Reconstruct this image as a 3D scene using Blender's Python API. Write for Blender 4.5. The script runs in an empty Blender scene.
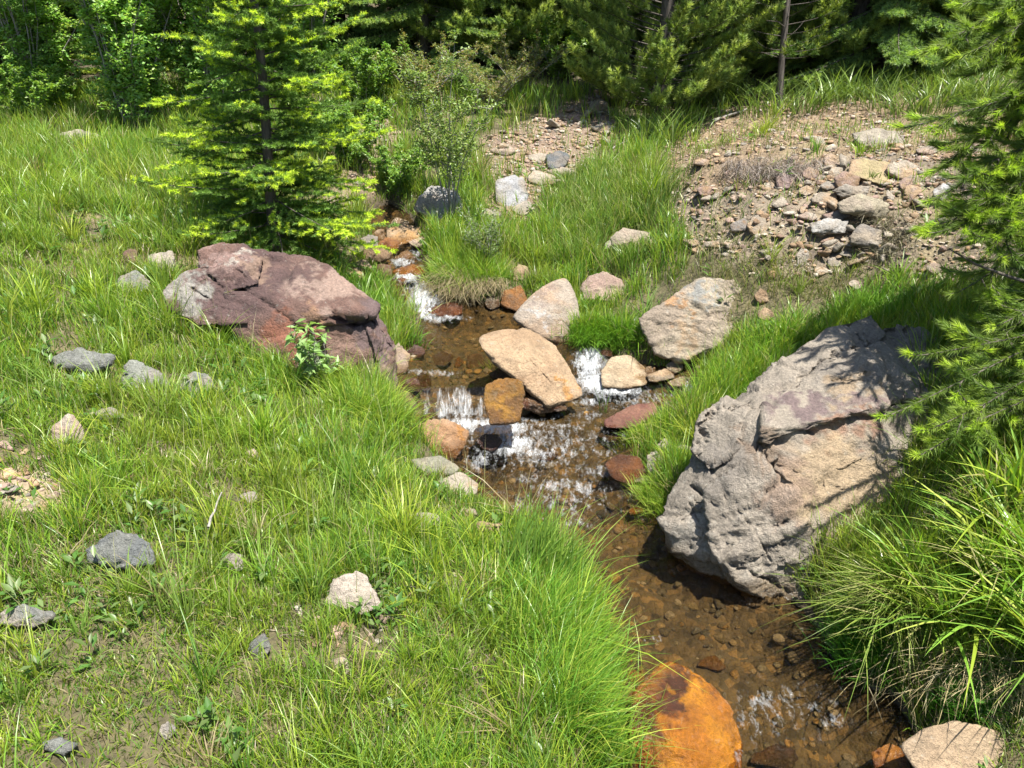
import bpy, bmesh, math
import numpy as np
from math import radians as R

# =====================================================================  scene, camera
SC = bpy.context.scene
COL = SC.collection
W, Hh, F = 1024, 768, 769.0
CAMZ, PITCH = 2.4, R(25)
cp, sp = math.cos(PITCH), math.sin(PITCH)
FWD = np.array([0, cp, -sp]); UP = np.array([0, sp, cp]); RT = np.array([1.0, 0, 0])
CAM = np.array([0, 0, CAMZ])
cd = bpy.data.cameras.new('camera'); cam = bpy.data.objects.new('camera', cd); COL.objects.link(cam)
cam.location = CAM; cam.rotation_euler = (R(90) - PITCH, 0, 0)
cd.sensor_width = 36; cd.lens = 36 * F / W; cd.clip_end = 500; cd.clip_start = 0.05
SC.camera = cam

SUN = np.array([0.22, -0.22, 0.95]); SUN = SUN / np.linalg.norm(SUN)
sun_el = math.asin(SUN[2]); sun_az = math.atan2(SUN[0], SUN[1])
w = bpy.data.worlds.new('World'); SC.world = w; w.use_nodes = True
nt = w.node_tree
bgn = nt.nodes['Background']; sky = nt.nodes.new('ShaderNodeTexSky'); sky.sky_type = 'NISHITA'
sky.sun_disc = False; sky.sun_elevation = sun_el; sky.sun_rotation = sun_az
nt.links.new(sky.outputs[0], bgn.inputs[0]); bgn.inputs[1].default_value = 0.085
sl = bpy.data.lights.new('sun', 'SUN'); sl.energy = 5.0; sl.angle = R(0.5); sl.color = (1, 0.95, 0.86)
so = bpy.data.objects.new('sun', sl); COL.objects.link(so)
from mathutils import Vector
so.rotation_euler = Vector(-SUN).to_track_quat('-Z', 'Y').to_euler(); so.location = (6, 0, 12)
SC.view_settings.view_transform = 'Standard'; SC.view_settings.look = 'None'
SC.view_settings.gamma = 1; SC.view_settings.use_curve_mapping = False
SC.view_settings.exposure = 1.38
cy = SC.cycles
cy.use_denoising = True
try: cy.denoiser = 'OPENIMAGEDENOISE'; cy.denoising_input_passes = 'RGB_ALBEDO_NORMAL'
except Exception: pass
cy.max_bounces = 6; cy.diffuse_bounces = 3; cy.glossy_bounces = 3; cy.transmission_bounces = 3
cy.transparent_max_bounces = 8; cy.sample_clamp_indirect = 4; cy.sample_clamp_direct = 14
cy.caustics_reflective = False; cy.caustics_refractive = False

# =====================================================================  numeric helpers
rng = np.random.default_rng(7)

def ray(px, py):
    px = np.asarray(px, float); py = np.asarray(py, float)
    return FWD + RT * ((px - 512) / F)[..., None] - UP * ((py - 384) / F)[..., None]

def P(px, py, z):                     # point of a pixel's ray at height z
    d = ray(px, py); t = (z - CAMZ) / d[..., 2]
    return CAM + d * t[..., None]

def Q(px, py, depth):                 # point of a pixel's ray at a depth along the view axis
    return CAM + ray(px, py) * np.asarray(depth, float)[..., None]

def project(p):
    v = np.asarray(p) - CAM
    d = v @ FWD
    dd = np.where(d > 0.05, d, 0.05)
    return 512 + F * (v @ RT) / dd, 384 - F * (v @ UP) / dd, d

def sstep(a, b, x):
    t = np.clip((x - a) / (b - a), 0, 1); return t * t * (3 - 2 * t)

_perm = np.random.default_rng(3).permutation(256)
_perm = np.concatenate([_perm, _perm, _perm])
_grad = np.random.default_rng(4).normal(size=(256, 3)); _grad /= np.linalg.norm(_grad, axis=1)[:, None]

def noise(p):                         # gradient noise, about -1..1
    p = np.asarray(p, float); i = np.floor(p).astype(int); f = p - i; i &= 255
    u = f * f * f * (f * (f * 6 - 15) + 10); r = 0
    for dx in (0, 1):
        wx = u[:, 0] if dx else 1 - u[:, 0]
        for dy in (0, 1):
            wy = u[:, 1] if dy else 1 - u[:, 1]
            for dz in (0, 1):
                wz = u[:, 2] if dz else 1 - u[:, 2]
                h = _perm[_perm[_perm[i[:, 0] + dx] + i[:, 1] + dy] + i[:, 2] + dz]
                g = _grad[h]
                r = r + wx * wy * wz * (g[:, 0] * (f[:, 0] - dx) + g[:, 1] * (f[:, 1] - dy) + g[:, 2] * (f[:, 2] - dz))
    return r * 1.6

def fbm(p, oct=4, lac=2.1, gain=0.5):
    a, s, r = 1.0, 1.0, 0
    for k in range(oct):
        r = r + a * noise(p * s + 17.3 * k); a *= gain; s *= lac
    return r

def n2(x, y, s, seed=0.0, oct=3):
    return fbm(np.stack([x * s, y * s, np.full_like(x, seed)], 1), oct)

def worley(p):                        # F1, F2, random value and tilted-facet height of the nearest cell
    p = np.asarray(p, float); i = np.floor(p).astype(int); f = p - i
    d1 = np.full(len(p), 9.0); d2 = np.full(len(p), 9.0); idv = np.zeros(len(p)); tl = np.zeros(len(p))
    for dx in (-1, 0, 1):
        for dy in (-1, 0, 1):
            for dz in (-1, 0, 1):
                a = (i + (dx, dy, dz)) & 255
                h = _perm[_perm[_perm[a[:, 0]] + a[:, 1]] + a[:, 2]]
                c = np.stack([_perm[h], _perm[h + 71], _perm[h + 151]], 1) / 255.0
                v = f - c - (dx, dy, dz); d = np.linalg.norm(v, axis=1); t = (v * _grad[_perm[h + 99]]).sum(1)
                new = d < d1
                d2 = np.where(new, d1, np.minimum(d2, d)); idv = np.where(new, _perm[h + 31] / 255.0, idv)
                tl = np.where(new, t, tl); d1 = np.where(new, d, d1)
    return d1, d2, idv, tl

def inpoly(x, y, poly):
    poly = np.asarray(poly, float); r = np.zeros(len(x), bool); n = len(poly)
    for k in range(n):
        x1, y1 = poly[k]; x2, y2 = poly[(k + 1) % n]
        c = ((y1 > y) != (y2 > y)) & (x < (x2 - x1) * (y - y1) / (y2 - y1 + 1e-12) + x1)
        r ^= c
    return r

def dline(x, y, pts, closed=False):
    pts = np.asarray(pts, float); n = len(pts); best = np.full(len(x), 1e9)
    for k in range(n if closed else n - 1):
        a = pts[k]; b = pts[(k + 1) % n]; ab = b - a
        t = np.clip(((x - a[0]) * ab[0] + (y - a[1]) * ab[1]) / (ab @ ab + 1e-12), 0, 1)
        best = np.minimum(best, np.hypot(x - a[0] - t * ab[0], y - a[1] - t * ab[1]))
    return best

def sdpoly(x, y, poly):
    d = dline(x, y, poly, True); return np.where(inpoly(x, y, poly), -d, d)

# =====================================================================  mesh and tag helpers
def mesh(name, v, tris=None, quads=None, attrs=None, smooth=True, mat=None):
    me = bpy.data.meshes.new(name)
    v = np.ascontiguousarray(v, np.float32)
    fl, st, tot = [], [], 0
    for a, k in ((tris, 3), (quads, 4)):
        if a is not None and len(a):
            a = np.asarray(a, np.int32); fl.append(a.ravel())
            st.append(np.arange(len(a), dtype=np.int32) * k + tot); tot += a.size
    me.vertices.add(len(v)); me.vertices.foreach_set('co', v.ravel())
    fl = np.concatenate(fl); st = np.concatenate(st)
    me.loops.add(len(fl)); me.loops.foreach_set('vertex_index', fl)
    me.polygons.add(len(st)); me.polygons.foreach_set('loop_start', st)
    if smooth: me.polygons.foreach_set('use_smooth', np.ones(len(st), bool))
    me.update(calc_edges=True)
    for n, a in (attrs or {}).items():
        a = np.asarray(a, np.float32)
        if a.ndim == 2:
            at = me.attributes.new(n, 'FLOAT_COLOR', 'POINT')
            if a.shape[1] == 3: a = np.concatenate([a, np.ones((len(a), 1), np.float32)], 1)
            at.data.foreach_set('color', np.ascontiguousarray(a).ravel())
        else:
            at = me.attributes.new(n, 'FLOAT', 'POINT'); at.data.foreach_set('value', np.ascontiguousarray(a))
    if mat: me.materials.append(mat)
    return me

def obj(name, me, parent=None, loc=None):
    o = bpy.data.objects.new(name, me); COL.objects.link(o)
    if parent: o.parent = parent
    if loc is not None: o.location = loc
    return o

def tag(o, label=None, cat=None, group=None, kind=None):
    if label: o['label'] = label
    if cat: o['category'] = cat
    if group: o['group'] = group
    if kind: o['kind'] = kind
    return o

def empty(name, loc, rz=0.0):
    o = bpy.data.objects.new(name, None); COL.objects.link(o); o.location = loc; o.rotation_euler.z = rz
    o.empty_display_size = 0.1
    return o

def copy_tree(o, loc, rz, s=1.0):
    r = o.copy(); COL.objects.link(r); r.location = loc; r.rotation_euler.z = rz; r.scale = (s, s, s)
    for ch in list(o.children):
        c = ch.copy(); COL.objects.link(c); c.parent = r
        for g in list(ch.children):
            d = g.copy(); COL.objects.link(d); d.parent = c
    return r

class Acc:                            # gathers pieces of geometry into one mesh
    def __init__(s): s.v, s.t, s.q, s.c, s.n = [], [], [], [], 0
    def add(s, v, t=None, q=None, c=None):
        v = np.asarray(v, np.float32).reshape(-1, 3)
        if t is not None: s.t.append(np.asarray(t, np.int64) + s.n)
        if q is not None: s.q.append(np.asarray(q, np.int64) + s.n)
        if c is not None:
            c = np.asarray(c, np.float32)
            if c.ndim == 1: c = np.tile(c, (len(v), 1))
            s.c.append(c)
        s.v.append(v); s.n += len(v)
    def mesh(s, name, mat, smooth=True):
        return mesh(name, np.concatenate(s.v), np.concatenate(s.t) if s.t else None, np.concatenate(s.q) if s.q else None,
                    {'col': np.concatenate(s.c)} if s.c else None, smooth, mat)

# =====================================================================  materials
def newmat(name):
    m = bpy.data.materials.new(name); m.use_nodes = True
    n = m.node_tree.nodes; n.clear()
    return m, n, m.node_tree.links

def nd(n, t, **kw):
    x = n.new(t)
    for k, v in kw.items():
        if k in x.bl_rna.properties.keys() and k not in ('inputs',): setattr(x, k, v)
        else: x.inputs[k].default_value = v
    return x

def ramp(n, l, src, stops):
    r = n.new('ShaderNodeValToRGB'); e = r.color_ramp.elements
    while len(e) < len(stops): e.new(0.5)
    for k, (p, c) in enumerate(stops):
        e[k].position = p; e[k].color = (c, c, c, 1) if not hasattr(c, '__len__') else (*c, 1)
    l.new(src, r.inputs[0]); return r.outputs[0]

def mixc(n, l, mode, fac, a, b):
    x = n.new('ShaderNodeMix'); x.data_type = 'RGBA'; x.blend_type = mode
    for s, i in ((fac, 0), (a, 6), (b, 7)):
        if hasattr(s, 'is_linked'): l.new(s, x.inputs[i])
        elif i == 0: x.inputs[0].default_value = s
        else: x.inputs[i].default_value = (*s, 1)
    return x.outputs[2]

def math_(n, l, op, a, b=None):
    x = n.new('ShaderNodeMath'); x.operation = op
    for s, i in ((a, 0), (b, 1)):
        if s is None: continue
        if hasattr(s, 'is_linked'): l.new(s, x.inputs[i])
        else: x.inputs[i].default_value = s
    return x.outputs[0]

def leaf_mat(name, rough=0.5, transl=0.45, spec=0.35, tint=(1.25, 1.3, 0.6)):
    m, n, l = newmat(name)
    at = nd(n, 'ShaderNodeAttribute', attribute_name='col')
    bs = nd(n, 'ShaderNodeBsdfPrincipled', Roughness=rough); bs.inputs['Specular IOR Level'].default_value = spec
    l.new(at.outputs[0], bs.inputs['Base Color'])
    tr = n.new('ShaderNodeBsdfTranslucent')
    l.new(mixc(n, l, 'MULTIPLY', 1.0, at.outputs[0], tint), tr.inputs[0])
    mx = nd(n, 'ShaderNodeMixShader'); mx.inputs[0].default_value = transl
    l.new(bs.outputs[0], mx.inputs[1]); l.new(tr.outputs[0], mx.inputs[2])
    o = n.new('ShaderNodeOutputMaterial'); l.new(mx.outputs[0], o.inputs[0])
    return m

M_GRASS = leaf_mat('grass_blade', 0.38, 0.36, 0.5)
M_LEAF = leaf_mat('leaf', 0.4, 0.4, 0.45)
M_NEEDLE = leaf_mat('needle', 0.5, 0.4, 0.3)
M_DRY = leaf_mat('dry_grass', 0.7, 0.2, 0.2, (1.05, 1, 0.9))

def bark_mat(name, a, b):
    m, n, l = newmat(name)
    tc = n.new('ShaderNodeTexCoord'); mp = nd(n, 'ShaderNodeMapping'); mp.inputs['Scale'].default_value = (1, 1, 0.25)
    l.new(tc.outputs['Object'], mp.inputs[0])
    nz = nd(n, 'ShaderNodeTexNoise', Scale=45.0, Detail=5.0); l.new(mp.outputs[0], nz.inputs[0])
    bs = nd(n, 'ShaderNodeBsdfPrincipled', Roughness=0.85)
    l.new(ramp(n, l, nz.outputs[0], [(0.3, a), (0.7, b)]), bs.inputs['Base Color'])
    bp = nd(n, 'ShaderNodeBump', Strength=0.6, Distance=0.01); l.new(nz.outputs[0], bp.inputs['Height']); l.new(bp.outputs[0], bs.inputs['Normal'])
    o = n.new('ShaderNodeOutputMaterial'); l.new(bs.outputs[0], o.inputs[0]); return m

M_BARK = bark_mat('bark', (0.035, 0.028, 0.022), (0.12, 0.10, 0.085))
M_BARKG = bark_mat('grey_bark', (0.12, 0.11, 0.10), (0.32, 0.30, 0.27))

def rock_mat():
    m, n, l = newmat('rock')
    at = nd(n, 'ShaderNodeAttribute', attribute_name='col'); wt = nd(n, 'ShaderNodeAttribute', attribute_name='wet')
    geo = n.new('ShaderNodeNewGeometry'); pos = geo.outputs['Position']
    n1 = nd(n, 'ShaderNodeTexNoise', Scale=9.0, Detail=7.0, Roughness=0.62); l.new(pos, n1.inputs[0])
    n2_ = nd(n, 'ShaderNodeTexNoise', Scale=70.0, Detail=5.0, Roughness=0.65); l.new(pos, n2_.inputs[0])
    n3 = nd(n, 'ShaderNodeTexNoise', Scale=260.0, Detail=2.0); l.new(pos, n3.inputs[0])
    v = nd(n, 'ShaderNodeTexVoronoi', Scale=22.0, feature='DISTANCE_TO_EDGE')
    wp = n.new('ShaderNodeVectorMath'); wp.operation = 'MULTIPLY_ADD'
    l.new(n1.outputs[1], wp.inputs[0]); wp.inputs[1].default_value = (0.12, 0.12, 0.12); l.new(pos, wp.inputs[2]); l.new(wp.outputs[0], v.inputs[0])
    c = mixc(n, l, 'MULTIPLY', 1.0, at.outputs[0], ramp(n, l, n1.outputs[0], [(0.25, 0.62), (0.5, 0.98), (0.75, 1.3)]))
    c = mixc(n, l, 'MULTIPLY', 0.85, c, ramp(n, l, n2_.outputs[0], [(0.3, 0.62), (0.52, 1.0), (0.72, 1.35)]))
    c = mixc(n, l, 'MULTIPLY', 0.5, c, ramp(n, l, n3.outputs[0], [(0.32, 0.55), (0.5, 1.0), (0.7, 1.3)]))
    crk = ramp(n, l, v.outputs[0], [(0.0, 0.45), (0.02, 1.0)])
    crm = mixc(n, l, 'MULTIPLY', ramp(n, l, n1.outputs[0], [(0.5, 0.0), (0.62, 0.8)]), c, crk)
    lich = nd(n, 'ShaderNodeTexNoise', Scale=26.0, Detail=4.0, Roughness=0.7); l.new(pos, lich.inputs[0])
    c = mixc(n, l, 'MIX', ramp(n, l, lich.outputs[0], [(0.6, 0.0), (0.74, 0.35)]), crm, (0.42, 0.41, 0.36))
    dark = mixc(n, l, 'MULTIPLY', 1.0, c, (0.60, 0.52, 0.42))
    c = mixc(n, l, 'MIX', wt.outputs[2], c, dark)
    bs = nd(n, 'ShaderNodeBsdfPrincipled'); l.new(c, bs.inputs['Base Color'])
    r_ = n.new('ShaderNodeMapRange'); l.new(wt.outputs[2], r_.inputs[0]); r_.inputs[3].default_value = 0.82; r_.inputs[4].default_value = 0.16
    l.new(r_.outputs[0], bs.inputs['Roughness'])
    h = math_(n, l, 'ADD', math_(n, l, 'MULTIPLY', n2_.outputs[0], 1.0), math_(n, l, 'MULTIPLY', n3.outputs[0], 0.35))
    h = math_(n, l, 'ADD', h, math_(n, l, 'MULTIPLY', n1.outputs[0], 1.6))
    bp = nd(n, 'ShaderNodeBump', Strength=0.9, Distance=0.018); l.new(h, bp.inputs['Height']); l.new(bp.outputs[0], bs.inputs['Normal'])
    o = n.new('ShaderNodeOutputMaterial'); l.new(bs.outputs[0], o.inputs[0]); return m
M_ROCK = rock_mat()

def ground_mat():
    m, n, l = newmat('ground')
    at = nd(n, 'ShaderNodeAttribute', attribute_name='col'); bd = nd(n, 'ShaderNodeAttribute', attribute_name='bed')
    geo = n.new('ShaderNodeNewGeometry'); pos = geo.outputs['Position']
    n1 = nd(n, 'ShaderNodeTexNoise', Scale=6.0, Detail=8.0, Roughness=0.65); l.new(pos, n1.inputs[0])
    n2_ = nd(n, 'ShaderNodeTexNoise', Scale=60.0, Detail=5.0, Roughness=0.7); l.new(pos, n2_.inputs[0])
    v = nd(n, 'ShaderNodeTexVoronoi', Scale=28.0); l.new(pos, v.inputs[0])
    c = mixc(n, l, 'MULTIPLY', 1.0, at.outputs[0], ramp(n, l, n1.outputs[0], [(0.28, 0.5), (0.5, 0.95), (0.72, 1.4)]))
    c = mixc(n, l, 'MULTIPLY', 0.9, c, ramp(n, l, n2_.outputs[0], [(0.3, 0.45), (0.5, 1.0), (0.72, 1.5)]))
    bedc = ramp(n, l, v.outputs['Color'], [(0.15, (0.045, 0.034, 0.018)), (0.4, (0.105, 0.074, 0.034)), (0.62, (0.07, 0.056, 0.032)), (0.85, (0.18, 0.115, 0.045))])
    bedc = mixc(n, l, 'MULTIPLY', 0.8, bedc, ramp(n, l, n1.outputs[0], [(0.3, 0.5), (0.7, 1.4)]))
    c = mixc(n, l, 'MIX', bd.outputs[2], c, bedc)
    bs = nd(n, 'ShaderNodeBsdfPrincipled', Roughness=0.9); l.new(c, bs.inputs['Base Color'])
    h = math_(n, l, 'ADD', n2_.outputs[0], math_(n, l, 'MULTIPLY', v.outputs[0], -0.8))
    bp = nd(n, 'ShaderNodeBump', Strength=0.8, Distance=0.02); l.new(h, bp.inputs['Height']); l.new(bp.outputs[0], bs.inputs['Normal'])
    o = n.new('ShaderNodeOutputMaterial'); l.new(bs.outputs[0], o.inputs[0]); return m
M_GROUND = ground_mat()

def water_mat():
    m, n, l = newmat('water')
    geo = n.new('ShaderNodeNewGeometry'); pos = geo.outputs['Position']
    fo = nd(n, 'ShaderNodeAttribute', attribute_name='foam')
    mp = nd(n, 'ShaderNodeMapping'); mp.inputs['Scale'].default_value = (34, 13, 9); l.new(pos, mp.inputs[0])
    n1 = nd(n, 'ShaderNodeTexNoise', Scale=1.0, Detail=4.0, Roughness=0.6); l.new(mp.outputs[0], n1.inputs[0])
    mp2 = nd(n, 'ShaderNodeMapping'); mp2.inputs['Scale'].default_value = (95, 55, 14); l.new(pos, mp2.inputs[0])
    n2_ = nd(n, 'ShaderNodeTexNoise', Scale=1.0, Detail=3.0, Roughness=0.65, Distortion=0.6); l.new(mp2.outputs[0], n2_.inputs[0])
    h = math_(n, l, 'ADD', n1.outputs[0], math_(n, l, 'MULTIPLY', n2_.outputs[0], 0.4))
    bp = nd(n, 'ShaderNodeBump', Strength=0.9, Distance=0.02); l.new(h, bp.inputs['Height'])
    tr = n.new('ShaderNodeBsdfTransparent'); tr.inputs[0].default_value = (0.76, 0.68, 0.53, 1)
    gl = n.new('ShaderNodeBsdfGlossy'); gl.inputs['Roughness'].default_value = 0.04; l.new(bp.outputs[0], gl.inputs['Normal'])
    fr = nd(n, 'ShaderNodeFresnel', IOR=1.36); l.new(bp.outputs[0], fr.inputs['Normal'])
    mx = n.new('ShaderNodeMixShader'); l.new(fr.outputs[0], mx.inputs[0]); l.new(tr.outputs[0], mx.inputs[1]); l.new(gl.outputs[0], mx.inputs[2])
    # white water: broken into strands and bubbles
    k = math_(n, l, 'ADD', math_(n, l, 'MULTIPLY', n2_.outputs[0], 0.46), math_(n, l, 'MULTIPLY', n1.outputs[0], 0.54))
    k = math_(n, l, 'ADD', k, math_(n, l, 'MULTIPLY', math_(n, l, 'SUBTRACT', fo.outputs[2], 0.5), 0.34))
    msk = ramp(n, l, k, [(0.42, 0.0), (0.56, 0.32), (0.74, 0.86)])
    msk = math_(n, l, 'MULTIPLY', msk, ramp(n, l, fo.outputs[2], [(0.04, 0.0), (0.2, 1.0)]))
    sheet = math_(n, l, 'MULTIPLY', ramp(n, l, fo.outputs[2], [(0.62, 0.0), (0.98, 0.6)]), ramp(n, l, n1.outputs[0], [(0.3, 0.35), (0.62, 1.0)]))
    msk = math_(n, l, 'MAXIMUM', msk, sheet)
    wh = nd(n, 'ShaderNodeBsdfPrincipled', Roughness=0.25); wh.inputs['Base Color'].default_value = (0.55, 0.57, 0.59, 1)
    bp2 = nd(n, 'ShaderNodeBump', Strength=0.9, Distance=0.02); l.new(h, bp2.inputs['Height']); l.new(bp2.outputs[0], wh.inputs['Normal'])
    m2 = n.new('ShaderNodeMixShader'); l.new(msk, m2.inputs[0]); l.new(mx.outputs[0], m2.inputs[1]); l.new(wh.outputs[0], m2.inputs[2])
    o = n.new('ShaderNodeOutputMaterial'); l.new(m2.outputs[0], o.inputs[0]); return m
M_WATER = water_mat()

# =====================================================================  terrain
# stream outline, rows of (py, left px, right px, water height)
rows_lo = [(768, 622, 925, 0.0), (700, 620, 885, 0.0), (650, 617, 825, .01), (600, 602, 790, .02), (560, 585, 715, .03), (520, 495, 668, .05),
           (490, 470, 640, .07), (460, 450, 620, .09), (430, 410, 650, .11), (413, 402, 690, .125)]
rows_up = [(393, 398, 530, .30), (370, 402, 505, .30), (345, 416, 520, .30), (325, 426, 535, .30), (313, 428, 530, .31),
           (300, 406, 448, .37), (275, 392, 428, .46), (250, 380, 416, .53), (230, 372, 412, .60), (215, 366, 408, .68)]
def rows_world(rows):
    Lp = [P(a[1], a[0], a[3])[:2] for a in rows]; Rp = [P(a[2], a[0], a[3])[:2] for a in rows]
    return Lp, Rp
L1, R1 = rows_world(rows_lo); L2, R2 = rows_world(rows_up)
main_poly = np.array([(-0.1, -3.0), (0.0, 0.8)] + L1 + L2 + [(-1.25, 7.9)] + R2[::-1] + R1[::-1] + [(1.25, 0.8), (1.2, -3.0)])
rc = [(690, 413, .125), (692, 380, .13), (650, 383, .13), (612, 372, .16), (603, 347, .30), (572, 343, .30), (545, 333, .30), (515, 330, .30), (500, 360, .30), (520, 405, .13)]
right_poly = np.array([P(a, b, c)[:2] for a, b, c in rc])

def prof(rows):
    yy = [float((P(a[1], a[0], a[3])[1] + P(a[2], a[0], a[3])[1]) / 2) for a in rows]; return yy, [a[3] for a in rows]
ya, za = prof(rows_lo); yb, zb = prof(rows_up)
YS = np.array([-5.0] + ya + yb + [10.5, 30]); ZS = np.array([-0.12] + za + zb + [1.35, 5])
YL_BOT, YL_TOP = ya[-1], yb[0]
def water_z(x, y):
    zl = np.interp(y, YS, ZS)
    yr = np.array([-5.0] + ya[:-1] + [4.45, 4.75, 4.95, 5.12] + [v for v in yb if v > 5.2] + [10.5, 30])
    zr = np.array([-0.12] + za[:-1] + [.125, .135, .22, .30] + [z for v, z in zip(yb, zb) if v > 5.2] + [1.35, 5])
    zrr = np.interp(y, yr, zr)
    xd = 0.06 + 0.55 * (y - 4.37)
    s = sstep(-0.03, 0.03, x - xd)
    return zl * (1 - s) + zrr * s

def sd_stream(x, y):
    d = np.minimum(sdpoly(x, y, main_poly), sdpoly(x, y, right_poly))
    return d + 0.03 * n2(x, y, 5.0, 2.2, 2)

ctrl = [(0, 768, .55), (300, 768, .42), (560, 768, .26), (0, 600, .65), (300, 600, .48), (540, 600, .24), (0, 450, .78), (250, 450, .55), (390, 450, .30),
        (0, 300, .98), (150, 330, .72), (300, 360, .45), (100, 200, 1.12), (200, 240, .95), (0, 130, 1.3), (130, 140, 1.22), (285, 252, .72), (250, 170, 1.05), (350, 300, .45),
        (340, 230, .72), (330, 150, 1.15), (1024, 768, .22), (1024, 650, .36), (930, 700, .14), (900, 600, .24), (1024, 450, .75), (960, 500, .50), (960, 320, .86), (850, 318, .62), (700, 345, .36),
        (720, 420, .16), (690, 500, .12), (760, 300, .66), (760, 250, .95), (850, 240, 1.02), (800, 200, 1.22), (700, 200, 1.08), (700, 160, 1.32), (800, 135, 1.45), (900, 140, 1.45), (800, 108, 1.52), (960, 200, 1.32), (1024, 250, 1.2),
        (620, 300, .44), (560, 272, .48), (600, 200, .86), (640, 165, 1.02), (560, 130, 1.17), (590, 95, 1.47), (450, 220, .74), (480, 250, .58), (500, 180, .93), (400, 185, .92), (370, 130, 1.22), (450, 140, 1.15), (620, 240, .68),
        (660, 290, .56)]
cpts = [P(a, b, c) for a, b, c in ctrl]
cpts += [np.array(p) for p in [(-9, 2, 1.3), (-9, 9, 1.9), (-6, 14, 2.1), (0, 15, 2.1), (6, 14, 2.4), (9, 9, 2.2), (8, 4, 1.5), (5, 1, .7), (-4, 0, .8), (4, -3, .4), (-5, -4, .6), (-14, 20, 4.5), (0, 22, 4.2), (14, 20, 5)]]
cpts = np.array(cpts)
def tps_fit(c):
    d = np.linalg.norm(c[:, None, :2] - c[None, :, :2], axis=2); K = np.where(d > 0, d * d * np.log(d + 1e-9), 0) + 0.02 * np.eye(len(c))
    Pm = np.c_[np.ones(len(c)), c[:, :2]]; A = np.block([[K, Pm], [Pm.T, np.zeros((3, 3))]])
    return np.linalg.solve(A, np.r_[c[:, 2], 0, 0, 0])
tw = tps_fit(cpts)
def tps(x, y):
    out = np.empty(len(x))
    for s in range(0, len(x), 40000):
        e = slice(s, s + 40000)
        d2 = (x[e, None] - cpts[None, :, 0]) ** 2 + (y[e, None] - cpts[None, :, 1]) ** 2
        out[e] = (0.5 * d2 * np.log(d2 + 1e-12)) @ tw[:-3] + tw[-3] + tw[-2] * x[e] + tw[-1] * y[e]
    return out

SCREE = [(668, 222), (676, 180), (740, 190), (800, 165), (860, 150), (930, 150), (1024, 170), (1024, 285), (930, 280), (850, 270), (790, 280), (735, 260), (690, 248)]
DUFF = [(650, 172), (690, 128), (760, 104), (830, 100), (940, 98), (1024, 105), (1024, 170), (860, 150), (770, 190), (700, 200)]
BANKROCK = [(485, 140), (555, 112), (598, 94), (618, 118), (600, 160), (560, 190), (520, 225), (480, 215), (490, 170)]
BARE = [(-40, 480), (30, 470), (75, 490), (60, 520), (-40, 530)]
LEFTPATH = [(330, 130), (395, 110), (400, 150), (370, 200), (330, 240), (320, 200)]

def base_height(x, y):
    far = np.hypot(x, y - 5)
    z = tps(x, y) + .035 * n2(x, y, 5.0, 33.0, 3) * sstep(.8, 1.6, x) * sstep(4.6, 5.4, y)
    hill = 2.2 + 0.16 * (far - 12) + 0.9 * n2(x, y, 0.05, 9.0, 2)
    s = sstep(11, 17, far); z = z * (1 - s) + hill * s
    z = z + 0.045 * n2(x, y, 1.3, 1.0, 3) + 0.012 * n2(x, y, 9.0, 4.0, 3)
    zw = water_z(x, y); sd = sd_stream(x, y)
    rockyb = sstep(0.55, 0, np.hypot(x + 0.7, y - 5))        # softer banks close to the falls
    bank = np.maximum(z, zw + 0.02 + 0.05 * sstep(0, .2, sd))
    s2 = sstep(0.0, 0.17, sd)
    out = (zw - 0.015) * (1 - s2) + bank * s2
    dep = 0.015 + 0.13 * sstep(0, 0.22, -sd) + 0.03 * n2(x, y, 6.0, 8.0, 2) * sstep(0, .15, -sd)
    return np.where(sd < 0, zw - dep, out), sd, zw

def axis(a, b, step, far, grow):
    c = list(np.arange(a, b, step)); s = step; hi = c[-1]; lo = c[0]; A, B = [], []
    while hi < far: s *= grow; hi += s; B.append(hi)
    s = step
    while lo > -far: s *= grow; lo -= s; A.append(lo)
    return np.array(A[::-1] + c + B)
gx = axis(-3.6, 4.2, 0.03, 70, 1.12); gy = axis(1.2, 9.8, 0.03, 80, 1.12); gy = gy[gy > -8]
GX, GY = np.meshgrid(gx, gy); xf, yf = GX.ravel(), GY.ravel()
gz, gsd, gzw = base_height(xf, yf)
GZ = gz.reshape(GX.shape)

def bil(arr, x, y):
    x = np.asarray(x, float); y = np.asarray(y, float)
    i = np.clip(np.searchsorted(gx, x) - 1, 0, len(gx) - 2); j = np.clip(np.searchsorted(gy, y) - 1, 0, len(gy) - 2)
    u = np.clip((x - gx[i]) / (gx[i + 1] - gx[i]), 0, 1); v = np.clip((y - gy[j]) / (gy[j + 1] - gy[j]), 0, 1)
    return arr[j, i] * (1 - u) * (1 - v) + arr[j, i + 1] * u * (1 - v) + arr[j + 1, i] * (1 - u) * v + arr[j + 1, i + 1] * u * v
def ground(x, y): return bil(GZ, x, y)
GSD = gsd.reshape(GX.shape)
def stream_d(x, y): return bil(GSD, x, y)

_t = np.concatenate([np.arange(0.8, 12, 0.01), np.arange(12, 40, 0.05)])
def G(px, py):                        # where a pixel's ray meets the ground
    d = ray(float(px), float(py)); p = CAM + d * _t[:, None]
    g = ground(p[:, 0], p[:, 1]); b = np.nonzero(p[:, 2] < g)[0]
    k = b[0] if len(b) else len(_t) - 1
    q = p[k].copy(); q[2] = ground(q[0:1], q[1:2])[0]; return q

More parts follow.
